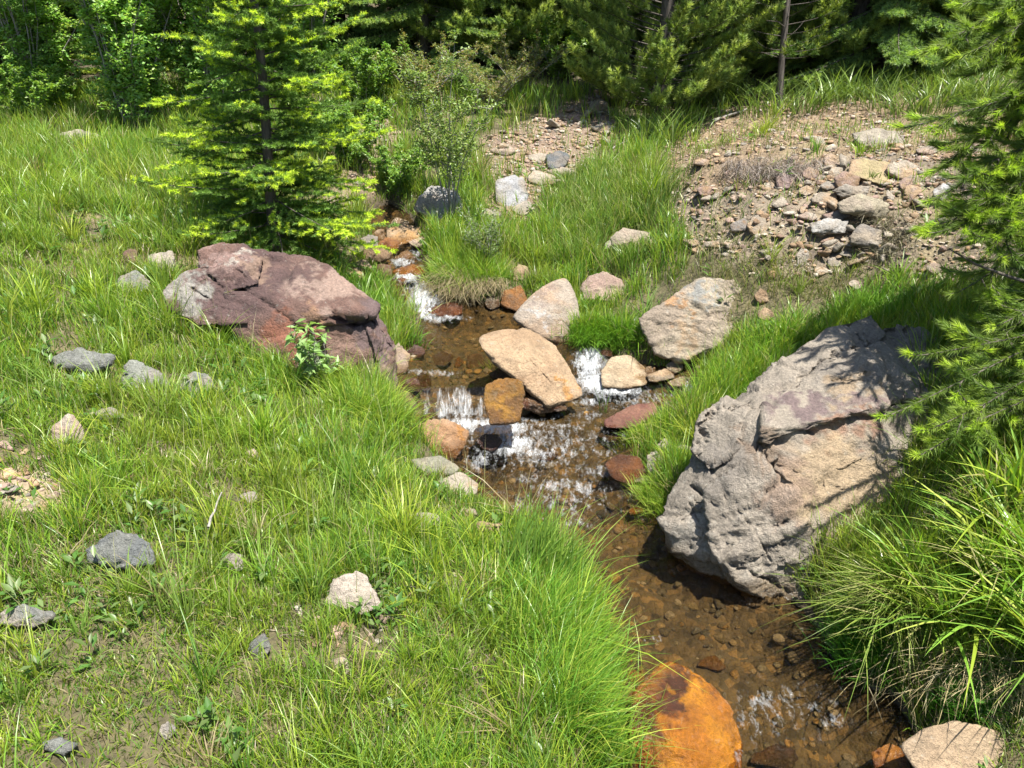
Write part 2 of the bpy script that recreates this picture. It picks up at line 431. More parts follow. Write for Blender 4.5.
gpx, gpy, gdp = project(np.c_[xf, yf, gz])
jx = gpx + 14 * n2(xf, yf, 2.5, 3.0, 3); jy = gpy + 9 * n2(xf, yf, 2.5, 6.0, 3)
inF = gdp > 0.3
def region(poly, soft):
    return sstep(soft, -soft, np.where(inF, sdpoly(jx, jy, poly), 1e4))
soil = np.tile(np.array([.10, .085, .042]), (len(xf), 1))
def paint(c, m): soil[:] = soil * (1 - m[:, None]) + np.array(c) * m[:, None]
far = np.hypot(xf, yf)
paint((.06, .048, .03), sstep(9, 12, far))
paint((.175, .14, .10), region(SCREE, 10)); paint((.20, .145, .09), region(DUFF, 6)); paint((.20, .145, .105), region(BANKROCK, 8))
paint((.28, .22, .15), region(BARE, 10)); paint((.2, .15, .10), region(LEFTPATH, 8))
dry = sstep(0.15, 0.6, n2(xf, yf, 1.9, 12.0, 3)); paint((.20, .16, .085), 0.6 * dry * (gsd > .2))
paint((.05, .035, .02), sstep(0.16, 0.0, gsd) * (gsd > -.02))
nx, ny = len(gx), len(gy)
ii = (np.arange(ny - 1)[:, None] * nx + np.arange(nx - 1)[None, :]).ravel()
quads = np.stack([ii, ii + 1, ii + nx + 1, ii + nx], 1)
g_o = obj('ground', mesh('ground', np.c_[xf, yf, gz], quads=quads, attrs={'col': soil, 'bed': sstep(0.02, -0.03, gsd)}, mat=M_GROUND))
tag(g_o, kind='structure')

# =====================================================================  water
FOAM = [  # px, py, rx, ry, strength
    (540, 442, 80, 36, .36), (560, 500, 70, 24, .27), (630, 398, 56, 12, .36), (770, 712, 80, 34, .22), (700, 740, 60, 30, .2), (455, 404, 34, 14, .9), (462, 408, 14, 16, .70), (412, 404, 16, 9, .8), (500, 428, 34, 11, .95), (512, 445, 26, 13, .85), (480, 460, 14, 9, .6), (470, 424, 30, 7, .9), (535, 452, 16, 6, .7),
    (590, 362, 16, 16, .9), (600, 382, 22, 11, 1.0), (618, 391, 30, 6, .85), (590, 402, 16, 4, .55), (585, 368, 8, 20, .7),
    (424, 296, 17, 16, 1.0), (418, 312, 20, 7, .95), (440, 318, 26, 4, .7), (408, 276, 14, 8, .8), (402, 262, 12, 6, .7), (418, 250, 8, 10, .6), (406, 268, 8, 5, .8), (395, 240, 12, 6, .5),
    (556, 486, 24, 7, .50), (585, 488, 18, 8, .5), (530, 480, 14, 5, .5), (600, 470, 24, 5, .4), (590, 415, 14, 5, .4), (560, 425, 24, 6, .35), (545, 400, 12, 4, .4), (572, 450, 20, 14, .35),
    (688, 388, 6, 8, .8), (440, 373, 18, 3, .5), (420, 372, 22, 3, .45), (640, 479, 12, 4, .6), (570, 525, 22, 6, .35), (430, 442, 14, 4, .45), (425, 478, 12, 3, .7),
    (712, 735, 22, 20, .3), (770, 700, 34, 12, .32), (690, 720, 14, 24, .3), (830, 720, 22, 12, .26), (655, 640, 14, 5, .3)]
wx = np.arange(-3.0, 2.4, 0.014); wy = np.arange(0.9, 9.0, 0.014)
WX, WY = np.meshgrid(wx, wy); a, b = WX.ravel(), WY.ravel()
sdw = stream_d(a, b); keep = sdw < 0.10
zz = water_z(a, b)
wpx, wpy, _ = project(np.c_[a, b, zz])
foam = np.zeros(len(a))
for fx, fy, rx, ry, s in FOAM:
    foam = np.maximum(foam, s * np.exp(-(((wpx - fx) / rx) ** 2 + ((wpy - fy) / ry) ** 2) ** 1.3))
rough = 0.003 + 0.026 * foam + 0.010 * sstep(430, 450, wpy) * sstep(590, 540, wpy) + 0.008 * sstep(660, 720, wpy)
zz = zz + rough * (n2(a, b, 11, 1.0, 2) + 0.7 * n2(a, b, 32, 2.0, 2))
steep = np.abs(water_z(a, b + 0.02) - water_z(a, b - 0.02))
foam = np.clip(foam + 0.1 * n2(a, b, 14, 5.0, 2) * (foam > .05), 0, 1)
nx, ny = len(wx), len(wy)
ii = (np.arange(ny - 1)[:, None] * nx + np.arange(nx - 1)[None, :]).ravel()
q = np.stack([ii, ii + 1, ii + nx + 1, ii + nx], 1); q = q[keep[q].all(1)]
used = np.unique(q); re = np.full(len(a), -1); re[used] = np.arange(len(used))
w_o = obj('water', mesh('water', np.c_[a, b, zz][used], quads=re[q], attrs={'foam': foam[used]}, mat=M_WATER))
tag(w_o, kind='structure')

# =====================================================================  rocks
_ico = {}
def ico(n):
    if n not in _ico:
        bm = bmesh.new(); bmesh.ops.create_icosphere(bm, subdivisions=n, radius=1.0)
        bm.verts.ensure_lookup_table()
        _ico[n] = (np.array([v.co[:] for v in bm.verts]), np.array([[v.index for v in f.verts] for f in bm.faces])); bm.free()
    return _ico[n]

def hull_planes(pts):
    bm = bmesh.new()
    for p in pts: bm.verts.new(p)
    bmesh.ops.convex_hull(bm, input=bm.verts)
    bm.normal_update(); c = pts.mean(0); out = []
    for f in sorted(bm.faces, key=lambda f: -f.calc_area()):
        n = np.array(f.normal[:]); d = n @ (np.array(f.verts[0].co[:]) - c)
        if d < 0: n, d = -n, -d
        if f.calc_area() < 1e-9: continue
        hit = [k for k, (m, _) in enumerate(out) if n @ m > 0.985]
        if hit: out[hit[0]][1] = max(out[hit[0]][1], d); continue
        out.append([n, max(d, 1e-4)])
    bm.free()
    return c, np.array([o[0] for o in out]), np.array([o[1] for o in out])

def blob(pts, sub, sharp):            # smooth-edged convex body through the points
    c, N, D = hull_planes(pts); U, T = ico(sub)
    ext = np.ptp(pts, axis=0); U2 = U * np.maximum(ext, 0.3 * ext.max()); U2 = U2 / np.linalg.norm(U2, axis=1)[:, None]
    k = np.maximum(U2 @ N.T, 0) / D
    r = (k ** sharp).sum(1) ** (-1.0 / sharp)
    return c + U2 * (r * 1.03)[:, None], T, U2, c

def vnormals(v, t):
    fn = np.cross(v[t[:, 1]] - v[t[:, 0]], v[t[:, 2]] - v[t[:, 0]]); n = np.zeros_like(v)
    for k in range(3): np.add.at(n, t[:, k], fn)
    return n / (np.linalg.norm(n, axis=1)[:, None] + 1e-12)

def rock_detail(v, t, size, seed, rough=1.0, bed=(0.2, 0.1, 1.0), blocks=1.0, strata=None):
    strata = blocks if strata is None else strata
    n = vnormals(v, t); off = seed * 13.7
    b = np.array(bed, float); b /= np.linalg.norm(b)
    s = 3.2 / size
    q = v + b * ((v @ b)[:, None]) * 1.4      # finer along the bedding normal
    warp = 0.11 / s * np.stack([noise(v * s * 1.2 + off), noise(v * s * 1.2 + off + 31), noise(v * s * 1.2 + off + 57)], 1)
    f1, f2, idv, ta = worley((q + warp) * s * 0.8 + off)
    g1, g2, idw, tb = worley((q + warp) * s * 2.0 + off + 5)
    h1, h2, idz, tc_ = worley((q + warp * .6) * s * 5.0 + off + 11)
    k1, k2, idk, td_ = worley((q + warp * .4) * s * 11.0 + off + 3)
    d = size * rough * (blocks * (0.007 * td_ + 0.030 * (idv - 0.5) + 0.034 * ta + 0.010 * (idw - 0.5) + 0.020 * tb + 0.010 * tc_)
                        - blocks * (0.014 * np.exp(-((f2 - f1) / 0.04) ** 2) + 0.006 * np.exp(-((g2 - g1) / 0.06) ** 2))
                        + 0.010 * fbm(v * s + off, 3) + 0.006 * fbm(v * s * 6 + off, 3))
    st = (v @ b) * s * 5 + 0.35 * noise(v * s * 1.5 + off + 9)
    st2 = (v @ b) * s * 2.1 + .45 * noise(v * s * .9 + off + 19)
    d = d + size * rough * strata * (0.008 * (np.abs((st % 1) - 0.5) * 2 - 0.5) + .012 * ((st2 % 1) ** 2.2 - .3) * sstep(-.2, .3, noise(v * s * .8 + off + 3)))
    return v + n * d[:, None]

def rock_color(v, seed, col, col2, size, patches=()):
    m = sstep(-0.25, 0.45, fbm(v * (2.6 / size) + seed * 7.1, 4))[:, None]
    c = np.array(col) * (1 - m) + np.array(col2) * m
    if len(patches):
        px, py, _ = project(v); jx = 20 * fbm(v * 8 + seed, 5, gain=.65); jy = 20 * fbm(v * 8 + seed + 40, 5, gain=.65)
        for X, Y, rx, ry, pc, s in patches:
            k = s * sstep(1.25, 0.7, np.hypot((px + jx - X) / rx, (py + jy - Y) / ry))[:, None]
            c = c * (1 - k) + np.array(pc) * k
    return np.clip(c * 0.68, 0, 1)

def wetness(v, base=0.0, hi=0.05):
    sd = stream_d(v[:, 0], v[:, 1]); h = v[:, 2] - water_z(v[:, 0], v[:, 1]) + 0.02 * noise(v * 14)
    return np.clip(np.maximum(base, sstep(hi, hi * 0.35, h) * sstep(0.12, 0.02, sd)), 0, 1)

TAN, TAN2 = (.40, .28, .17), (.33, .22, .13)
GREY, GREY2 = (.33, .29, .24), (.24, .215, .19)
PALE, PALE2 = (.44, .38, .30), (.36, .30, .23)
PINK, PINK2 = (.34, .235, .19), (.40, .30, .23)
PURP, PURP2 = (.115, .066, .06), (.185, .104, .08)
ORNG, ORNG2 = (.44, .20, .045), (.34, .15, .035)
RUST, RUST2 = (.22, .085, .035), (.15, .06, .03)
BLUE, BLUE2 = (.27, .28, .24), (.21, .215, .195)
BRN, BRN2 = (.20, .125, .07), (.28, .18, .10)

EXCL = []
def boulder(name, label, pieces, base, cols, seed, sub=5, sharp=20, rough=1.0, bed=(0.2, 0.1, 1), wet=0.0, wethi=0.05, patches=(), grooves=(), lean=0.9, thick=0.8,
            blocks=1.0, cat=None, group=None, depth=None, sink=0.12, hold=False, nolow=False, strata=None):
    if not isinstance(pieces[0], list): pieces = [pieces]
    if depth is None:
        g = G(*base)
        if stream_d(g[0:1], g[1:2])[0] < 0: g = P(float(base[0]), float(base[1]), float(water_z(g[0:1], g[1:2])[0]))
        depth = float(project(g)[2])
    dzs = 1.0
    vs, ts, k0 = [], [], 0
    for attempt in range(9):
        allp = []
        for pc in pieces:
            a = [(p[0], p[1], p[2] * dzs if len(p) > 2 else lean * (base[1] - p[1]) * depth / F) for p in pc]
            a = np.array(a, float); cx, cyy = a[:, 0].mean(), a[:, 1].mean()
            if len(pc[0]) <= 2:           # a bulge in front
                wpx = np.ptp(a[:, 0]) * depth / F
                a = np.vstack([a, [[cx, cyy + 0.1 * np.ptp(a[:, 1]), a[:, 2].mean() - 0.12 * wpx], [cx - .2 * np.ptp(a[:, 0]), cyy, a[:, 2].mean() - 0.05 * wpx]]])
            f = Q(a[:, 0], a[:, 1], depth + a[:, 2])
            wid = np.ptp(a[:, 0]) * depth / F; hgt = np.ptp(a[:, 1]) * depth / F
            th = thick * min(wid, 1.6 * hgt + 0.3 * wid)
            bx = cx + (a[:, 0] - cx) * 0.72; by = cyy + (a[:, 1] - cyy) * 0.6 + 0.08 * np.ptp(a[:, 1])
            bk = Q(bx, by, depth + a[:, 2].mean() + th + 0 * a[:, 2])
            low = f[f[:, 2] < np.quantile(f[:, 2], 0.4)].copy(); low = low.mean(0) + (low - low.mean(0)) * 0.85
            low[:, 2] -= sink * hgt; low += FWD * [1, 1, 0] * 0.15 * th
            allp.append(np.vstack([f, bk] if nolow or (hold and a[:, 1].max() < base[1] - 45) else [f, bk, low]))
        if hold: break
        bv, bt, bu, bc = blob(np.vstack(allp), 3, 12); fr = (bv - bc) @ FWD < 0
        if (bv[fr, 2] < ground(bv[fr, 0], bv[fr, 1])).mean() < 0.30: break
        depth -= 0.014; lean *= .8; dzs *= .9
    if not hold:
        gap = (bv[:, 2] - ground(bv[:, 0], bv[:, 1])).min()
        if gap > -0.02: allp = [p - (0, 0, gap + 0.02) for p in allp]
    if not hold:                      # settle it into the ground it stands on
        bv, bt, bu, bc = blob(np.vstack(allp), 3, 12); fr = (bv - bc) @ FWD < 0; hz = np.ptp(bv[:, 2])
        gap = np.quantile(bv[fr, 2] - ground(bv[fr, 0], bv[fr, 1]), .12)
        if gap > -.12 * hz: allp = [p - (0, 0, gap + .12 * hz) for p in allp]
    size = float(np.ptp(np.vstack(allp), axis=0).max())
    for p in allp:
        v, t, U, c = blob(p, sub, sharp)
        v = rock_detail(v, t, size, seed, rough, bed, blocks, strata)
        vs.append(v); ts.append(t + k0); k0 += len(v)
    v = np.vstack(vs); t = np.vstack(ts)
    for pl, wpx, dep in grooves:
        px, py, _ = project(v); j = 3.2 * fbm(v * 20 + seed, 4, gain=.6); jm = np.clip(.65 + .8 * noise(v * 16 + seed + 8), .05, 1.25)
        front = (vnormals(v, t) @ FWD) < 0.25
        ww = wpx * (.42 if wpx >= 7 else .26)
        k = np.exp(-(np.maximum(dline(px + 1.4 * j, py + 1.4 * j, pl) - ww * .3, 0) / (ww * .8)) ** 2)
        v = v + FWD * (dep * .8 * k * front * jm)[:, None]
    o = obj(name, None)
    loc = np.array([v[:, 0].mean(), v[:, 1].mean(), v[:, 2].min()])
    me = mesh(name, v - loc, tris=t, attrs={'col': rock_color(v, seed, cols[0], cols[1], size, patches), 'wet': wetness(v, wet, wethi)}, mat=M_ROCK, smooth=False)
    bpy.data.objects.remove(o); o = obj(name, me, loc=loc)
    EXCL.append((loc[0], loc[1], 0.5 * np.ptp(v[:, 0]), size))
    return tag(o, label, cat or name, group)

rr = np.random.default_rng(21)
def stone(label, cx, cyy, wpx, hpx, cols, wet=0.0, sub=4, name='stone', rough=1.0, tilt=0.0, lean=0.8, group=None, sharp=16, basey=None, ang=6, thick=0.8):
    th = np.sort(rr.uniform(0, 2 * math.pi / ang, ang) * 0.8 + np.arange(ang) * 2 * math.pi / ang)
    p = []
    for a_ in th:
        k = rr.uniform(0.82, 1.18)
        x, y = math.cos(a_) * wpx / 2 * k, math.sin(a_) * hpx / 2 * k
        x, y = x * 1.15, y * 1.15
        p.append((cx + x * math.cos(tilt) - y * math.sin(tilt), cyy + x * math.sin(tilt) + y * math.cos(tilt)))
    b = (cx, basey if basey else cyy + hpx * 0.45)
    return boulder(name, label, p, b, cols, float(rr.uniform(1, 90)), sub=sub, sharp=sharp, rough=rough, wet=wet, lean=lean, cat='stone', group=group, bed=rr.normal(size=3) + (0, 0, 1), thick=thick)

# --- the boulders
boulder('boulder', 'big purple and rust boulder with a dark ledge, left of the stream',
        [[(206, 252, .2), (224, 248, .25), (246, 252, .25), (303, 264, .35), (324, 271, .37), (345, 292, .35), (382, 335, .25), (388, 352, .17), (392, 394, .1), (340, 392, .0), (287, 370, -.04), (236, 330, -.02), (210, 300, .03), (262, 268, .15), (300, 300, .04), (335, 325, .0)],
         [(214, 255, .12), (246, 250, .17), (262, 259, .13), (305, 258, .28), (329, 266, .31), (350, 287, .28), (374, 303, .12), (371, 318, .0), (336, 315, -.09), (300, 327, -.07), (268, 300, -.05), (240, 285, -.01)],
         [(228, 302, .0), (268, 303, -.03), (300, 329, -.03), (340, 324, .0), (370, 324, .05), (388, 345, .1), (398, 399, .05), (340, 400, -.03), (285, 377, -.06), (240, 337, -.03)],
         [(362, 300, .14), (374, 310, .16), (389, 333, .2), (396, 352, .12), (400, 399, .06), (385, 401, .0), (374, 350, -.01), (366, 322, .02)],
         [(199, 250, .13), (221, 243, .17), (246, 247, .16), (264, 260, .08), (258, 284, -.03), (228, 292, -.03), (203, 281, .05)],
         [(166, 290, .02), (184, 272, .05), (206, 266, .06), (238, 285, .02), (245, 322, -.06), (200, 325, -.1), (170, 310, -.05)]],
        (300, 378), (PURP2, PURP), 3.0, sub=6, sharp=70, rough=0.55, hold=True, blocks=.8, strata=1.3, bed=(-.25, -.5, 1), thick=0.55,
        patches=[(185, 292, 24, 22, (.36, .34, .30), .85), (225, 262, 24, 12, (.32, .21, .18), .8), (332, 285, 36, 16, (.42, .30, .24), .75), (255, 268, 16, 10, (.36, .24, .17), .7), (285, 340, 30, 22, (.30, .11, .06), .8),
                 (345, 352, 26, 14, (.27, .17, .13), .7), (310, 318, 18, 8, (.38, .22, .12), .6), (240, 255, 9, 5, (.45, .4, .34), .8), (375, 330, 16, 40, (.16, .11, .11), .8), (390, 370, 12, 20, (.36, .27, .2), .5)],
        grooves=[([(298, 329), (318, 324), (330, 316), (350, 322), (368, 321)], 7, .13), ([(336, 318), (358, 325)], 6, .08), ([(362, 309), (366, 322)], 3, .06), ([(207, 275), (218, 284), (228, 292)], 5, .07), ([(193, 290), (206, 297)], 3, .04),
                 ([(238, 272), (244, 274)], 4, .04), ([(262, 300), (290, 322)], 3, .03), ([(228, 285), (232, 300), (240, 304)], 3, .03), ([(245, 262), (280, 280), (320, 292)], 2.5, .015), ([(385, 335), (392, 350)], 4, .03)])
boulder('boulder', 'huge pale grey layered boulder with purple and tan patches at the right',
        [[(676, 520, .31), (682, 498, .34), (708, 455, .44), (728, 410, .54), (780, 370, .66), (830, 338, .84), (860, 332, .92), (902, 338, .96), (940, 352, .92), (964, 373, .86), (968, 402, .76), (952, 448, .56), (924, 514, .38), (876, 568, .18), (838, 586, .1), (805, 598, .06), (778, 596, .08), (742, 576, .16), (706, 560, .26), (684, 540, .31), (800, 515, .03)],
         [(768, 448, .19), (815, 430, .23), (880, 418, .29), (935, 418, .38), (964, 440, .5), (935, 520, .32), (884, 578, .14), (842, 600, .06), (800, 580, .07), (770, 545, .09), (758, 500, .12)],
         [(764, 438, .09), (790, 435, .11), (816, 427, .13), (862, 413, .19), (908, 401, .27), (934, 396, .36), (905, 350, .62), (862, 344, .62), (820, 370, .45), (790, 386, .36), (768, 406, .24)],
         [(720, 404, .5), (745, 388, .52), (775, 363, .6), (830, 327, .78), (863, 322, .86), (884, 338, .76), (852, 362, .6), (800, 391, .41), (764, 414, .29), (728, 428, .38)],
         [(860, 332, .76), (905, 327, .9), (950, 344, .86), (978, 367, .8), (980, 402, .7), (952, 424, .5), (905, 402, .42), (878, 362, .6)],
         [(663, 522, .25), (671, 497, .28), (697, 454, .35), (720, 428, .36), (762, 418, .24), (772, 442, .14), (776, 470, .11), (760, 510, .08), (738, 556, .09), (734, 582, .12), (698, 569, .2), (673, 548, .25)],
         [(712, 500, .13), (770, 468, .09), (798, 500, .02), (812, 560, -.02), (808, 610, 0), (778, 607, .02), (740, 586, .06), (716, 562, .10)],
         [(694, 450, .3), (703, 416, .38), (724, 400, .42), (748, 412, .3), (738, 448, .19), (712, 468, .2)],
         [(735, 520, .06), (775, 498, .03), (800, 520, -.01), (790, 555, -.01), (750, 556, .03)],
         [(820, 470, .13), (880, 450, .18), (905, 470, .22), (880, 520, .14), (835, 525, .06)]],
        (792, 606), ((.36, .31, .25), (.27, .235, .19)), 5.0, sub=6, sharp=80, rough=0.7, hold=True, blocks=.62, strata=1.25, bed=(-.55, -.25, 1), thick=0.35, wethi=.12, sink=0.1,
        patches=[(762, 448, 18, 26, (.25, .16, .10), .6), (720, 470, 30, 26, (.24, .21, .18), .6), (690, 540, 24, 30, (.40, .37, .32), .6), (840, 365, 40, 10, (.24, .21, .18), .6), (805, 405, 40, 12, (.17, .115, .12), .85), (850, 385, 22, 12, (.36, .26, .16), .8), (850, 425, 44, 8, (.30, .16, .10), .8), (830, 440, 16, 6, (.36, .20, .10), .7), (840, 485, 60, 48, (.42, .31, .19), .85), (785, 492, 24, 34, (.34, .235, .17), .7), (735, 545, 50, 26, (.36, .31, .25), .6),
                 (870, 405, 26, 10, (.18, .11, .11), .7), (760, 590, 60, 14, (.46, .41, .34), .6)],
        grooves=[([(760, 442), (768, 458), (777, 466)], 8, .12), ([(768, 440), (790, 437), (814, 430)], 7, .11), ([(814, 430), (850, 416), (880, 418)], 3, .03), ([(706, 462), (716, 474), (726, 490), (730, 502)], 6, .06), ([(692, 486), (702, 494), (716, 505)], 5, .05), ([(773, 530), (790, 522)], 4, .05), ([(690, 503), (698, 520)], 4, .04),
                 ([(703, 446), (704, 425), (716, 408)], 7, .08), ([(692, 462), (702, 448)], 5, .06), ([(760, 548), (785, 545)], 3, .04), ([(795, 385), (830, 356), (876, 345)], 5, .05), ([(832, 384), (866, 372)], 5, .04), ([(728, 410), (760, 404), (768, 412)], 4, .05), ([(812, 488), (840, 486)], 3, .03), ([(720, 512), (760, 495), (790, 470)], 3, .03),
                 ([(712, 540), (720, 552)], 5, .04), ([(720, 560), (745, 570), (790, 592)], 4, .05), ([(735, 505), (755, 530), (770, 560)], 3, .03), ([(800, 560), (830, 550)], 3, .03), ([(740, 440), (752, 450)], 4, .04), ([(688, 545), (735, 515), (790, 478), (838, 452)], 2.6, .03), ([(682, 520), (735, 474), (760, 458)], 2.6, .03), ([(722, 576), (790, 540), (850, 505)], 2.6, .03), ([(704, 470), (745, 440)], 2.6, .035), ([(740, 424), (800, 382), (850, 352)], 2.6, .03), ([(750, 590), (800, 572), (850, 545)], 2.6, .025), ([(780, 460), (840, 455), (880, 440)], 2, .018), ([(790, 510), (850, 470)], 2, .018)])
boulder('boulder', 'flat tan slab tilted in midstream with a dark seam, between the two small falls',
        [(480, 336, .2), (503, 332, .26), (528, 327, .35), (556, 348, .3), (569, 366, .2), (582, 393, .04), (566, 398, .0), (545, 403, -.03), (520, 381, 0), (488, 357, .06)],
        (546, 404), ((.47, .33, .20), (.40, .27, .16)), 8.0, sub=6, sharp=34, rough=.5, bed=(-.3, -.5, 1), thick=.16, sink=.08, hold=True, wethi=.10,
        patches=[(575, 388, 10, 10, (.46, .22, .05), .8), (488, 368, 10, 8, (.2, .11, .05), .7)], grooves=[([(508, 338), (532, 362), (552, 384)], 2.2, .02), ([(503, 336), (497, 350)], 2.5, .02)])
boulder('boulder', 'smooth pale rounded boulder on the far edge of the upper pool',
        [(511, 317, .0), (528, 298, .12), (545, 284, .2), (567, 275, .25), (576, 293, .2), (581, 318, .1), (571, 345, .0), (548, 340, -.05), (524, 327, -.03), (548, 312, .0)],
        (550, 340), ((.42, .35, .28), (.40, .29, .20)), 11.0, sub=6, sharp=16, rough=.35, blocks=.4, thick=.7, patches=[(535, 312, 14, 6, (.5, .48, .46), .7), (552, 295, 12, 8, (.30, .23, .2), .5), (562, 332, 16, 8, (.30, .2, .12), .6)])
boulder('boulder', 'pinkish angular rock above the green tuft, right of the smooth pale boulder',
        [(581, 286, .1), (590, 275, .2), (606, 272, .25), (622, 280, .2), (629, 303, .05), (608, 301, -.02), (584, 300, 0)], (605, 303), (PINK2, PINK), 14.0, sub=5, rough=.6, grooves=[([(588, 292), (626, 290)], 2, .015)], cat='boulder')
boulder('boulder', 'large pale boulder with orange and blue grey faces beside the bright right bank grass',
        [(638, 318, .05), (660, 305, .12), (677, 296, .2), (697, 280, .35), (713, 280, .38), (742, 284, .42), (754, 290, .42), (753, 318, .25), (732, 342, .1), (700, 354, .02), (680, 362, 0), (655, 353, 0), (700, 315, .06)],
        (680, 360), ((.42, .35, .26), (.36, .29, .22)), 17.0, sub=6, sharp=26, rough=.6, thick=.5, patches=[(675, 305, 9, 12, (.46, .26, .12), .9), (703, 294, 14, 12, (.28, .29, .28), .85), (690, 340, 10, 14, (.44, .29, .16), .6)], grooves=[([(716, 290), (722, 312)], 2, .02), ([(690, 300), (668, 318)], 2.5, .02)])
boulder('boulder', 'wet golden block at the right end of the left waterfall',
        [(486, 384), (503, 378), (521, 380), (524, 400), (520, 421), (490, 424), (484, 405)], (504, 424), ((.46, .25, .04), (.34, .17, .035)), 19.0, sub=5, sharp=22, rough=.8, wet=.75, wethi=.2, lean=.35, hold=True, patches=[(496, 414, 20, 9, (.24, .12, .04), .8), (517, 402, 6, 18, (.24, .13, .05), .8), (503, 383, 14, 4, (.3, .2, .09), .6)], cat='boulder')
boulder('boulder', 'blocky tan rock with an orange corner just below the left waterfall',
        [(419, 421), (431, 414), (455, 418), (468, 428), (467, 438), (456, 454), (438, 450), (420, 443)], (445, 454), ((.42, .26, .15), (.36, .2, .1)), 23.0, sub=5, sharp=26, rough=.7, lean=.6, wethi=.04, patches=[(463, 432, 7, 9, (.45, .2, .04), .9)], cat='boulder')
boulder('boulder', 'flat grey green stone at the left waterline below the tan rock', [(410, 458), (440, 453), (460, 466), (455, 473), (440, 476), (424, 474)], (440, 477), ((.27, .26, .19), (.33, .29, .21)), 27.0, sub=5, rough=.5, cat='stone', lean=1.4)
boulder('boulder', 'round pale tan stone at the left waterline, lowest of the waterline stones', [(438, 480), (460, 470), (478, 482), (476, 494), (460, 499), (444, 492)], (460, 499), (PALE, TAN), 29.0, sub=5, rough=.5, cat='stone')
boulder('boulder', 'bright orange wet boulder with a dark red stain in the near stream', [(628, 700, .12), (655, 664, .3), (690, 668, .32), (716, 683, .25), (736, 702, .16), (746, 732, .08), (744, 778, -.05), (700, 805, -.1), (630, 800, -.05), (690, 735, -.02), (660, 720, .03)],
        (690, 770), ((.74, .33, .025), (.56, .22, .022)), 31.0, sub=6, sharp=14, rough=.7, blocks=.5, thick=.25, wet=.85, wethi=.04, strata=.2, patches=[(675, 685, 36, 17, (.07, .018, .012), .95), (655, 715, 24, 22, (.12, .03, .012), .9), (650, 675, 30, 16, (.34, .14, .02), .8), (650, 760, 22, 34, (.26, .09, .02), .7), (735, 730, 10, 40, (.36, .15, .02), .6)], grooves=[([(728, 712), (735, 740), (735, 768)], 3, .02)], cat='boulder')
boulder('boulder', 'pale tan boulder on the near right waterline, cut by the bottom edge of the photo', [(899, 746, .08), (925, 728, .18), (960, 721, .24), (992, 728, .24), (1022, 746, .2), (1050, 778, .1), (990, 800, -.05), (920, 778, .0)], (965, 772), ((.46, .34, .22), (.42, .30, .19)), 37.0, sub=6, sharp=18, rough=.4, blocks=.5, thick=.5, wethi=.04, cat='boulder')
boulder('boulder', 'small orange wet rock beside the pale boulder at the bottom right', [(874, 750), (890, 742), (905, 750), (912, 772), (880, 780)], (895, 772), (ORNG, RUST), 38.0, sub=5, rough=.5, wet=.7, cat='stone')
boulder('boulder', 'cream rock wedge right of the right waterfall', [(601, 366, .05), (612, 352, .15), (634, 351, .2), (648, 364, .15), (646, 380, .02), (620, 383, 0), (602, 381, 0)], (625, 383), ((.50, .39, .26), (.44, .33, .21)), 41.0, sub=5, sharp=24, rough=.5, wethi=.03, cat='boulder')
boulder('boulder', 'flat dark red rock sticking out of the water near the right bank', [(604, 420), (630, 406), (655, 402), (653, 416), (636, 428), (610, 428)], (630, 429), ((.20, .08, .06), (.27, .13, .09)), 43.0, sub=5, rough=.6, wet=.4, wethi=.03, lean=1.2, cat='stone')
boulder('boulder', 'wet rust brown rock under the grass of the right bank', [(604, 462), (618, 452), (640, 455), (646, 470), (636, 482), (612, 476)], (625, 482), ((.22, .09, .03), (.14, .06, .03)), 45.0, sub=5, rough=.6, wet=.8, wethi=.1, lean=1.0, cat='stone')

boulder('stone', 'dark purple wet stone in the white water below the left fall', [(476, 441), (483, 434), (497, 434), (503, 441), (498, 449), (482, 449)], (490, 449), (PURP, (.10, .06, .06)), 51.0, sub=4, rough=.8, wet=.9, lean=.7, hold=True, cat='stone')
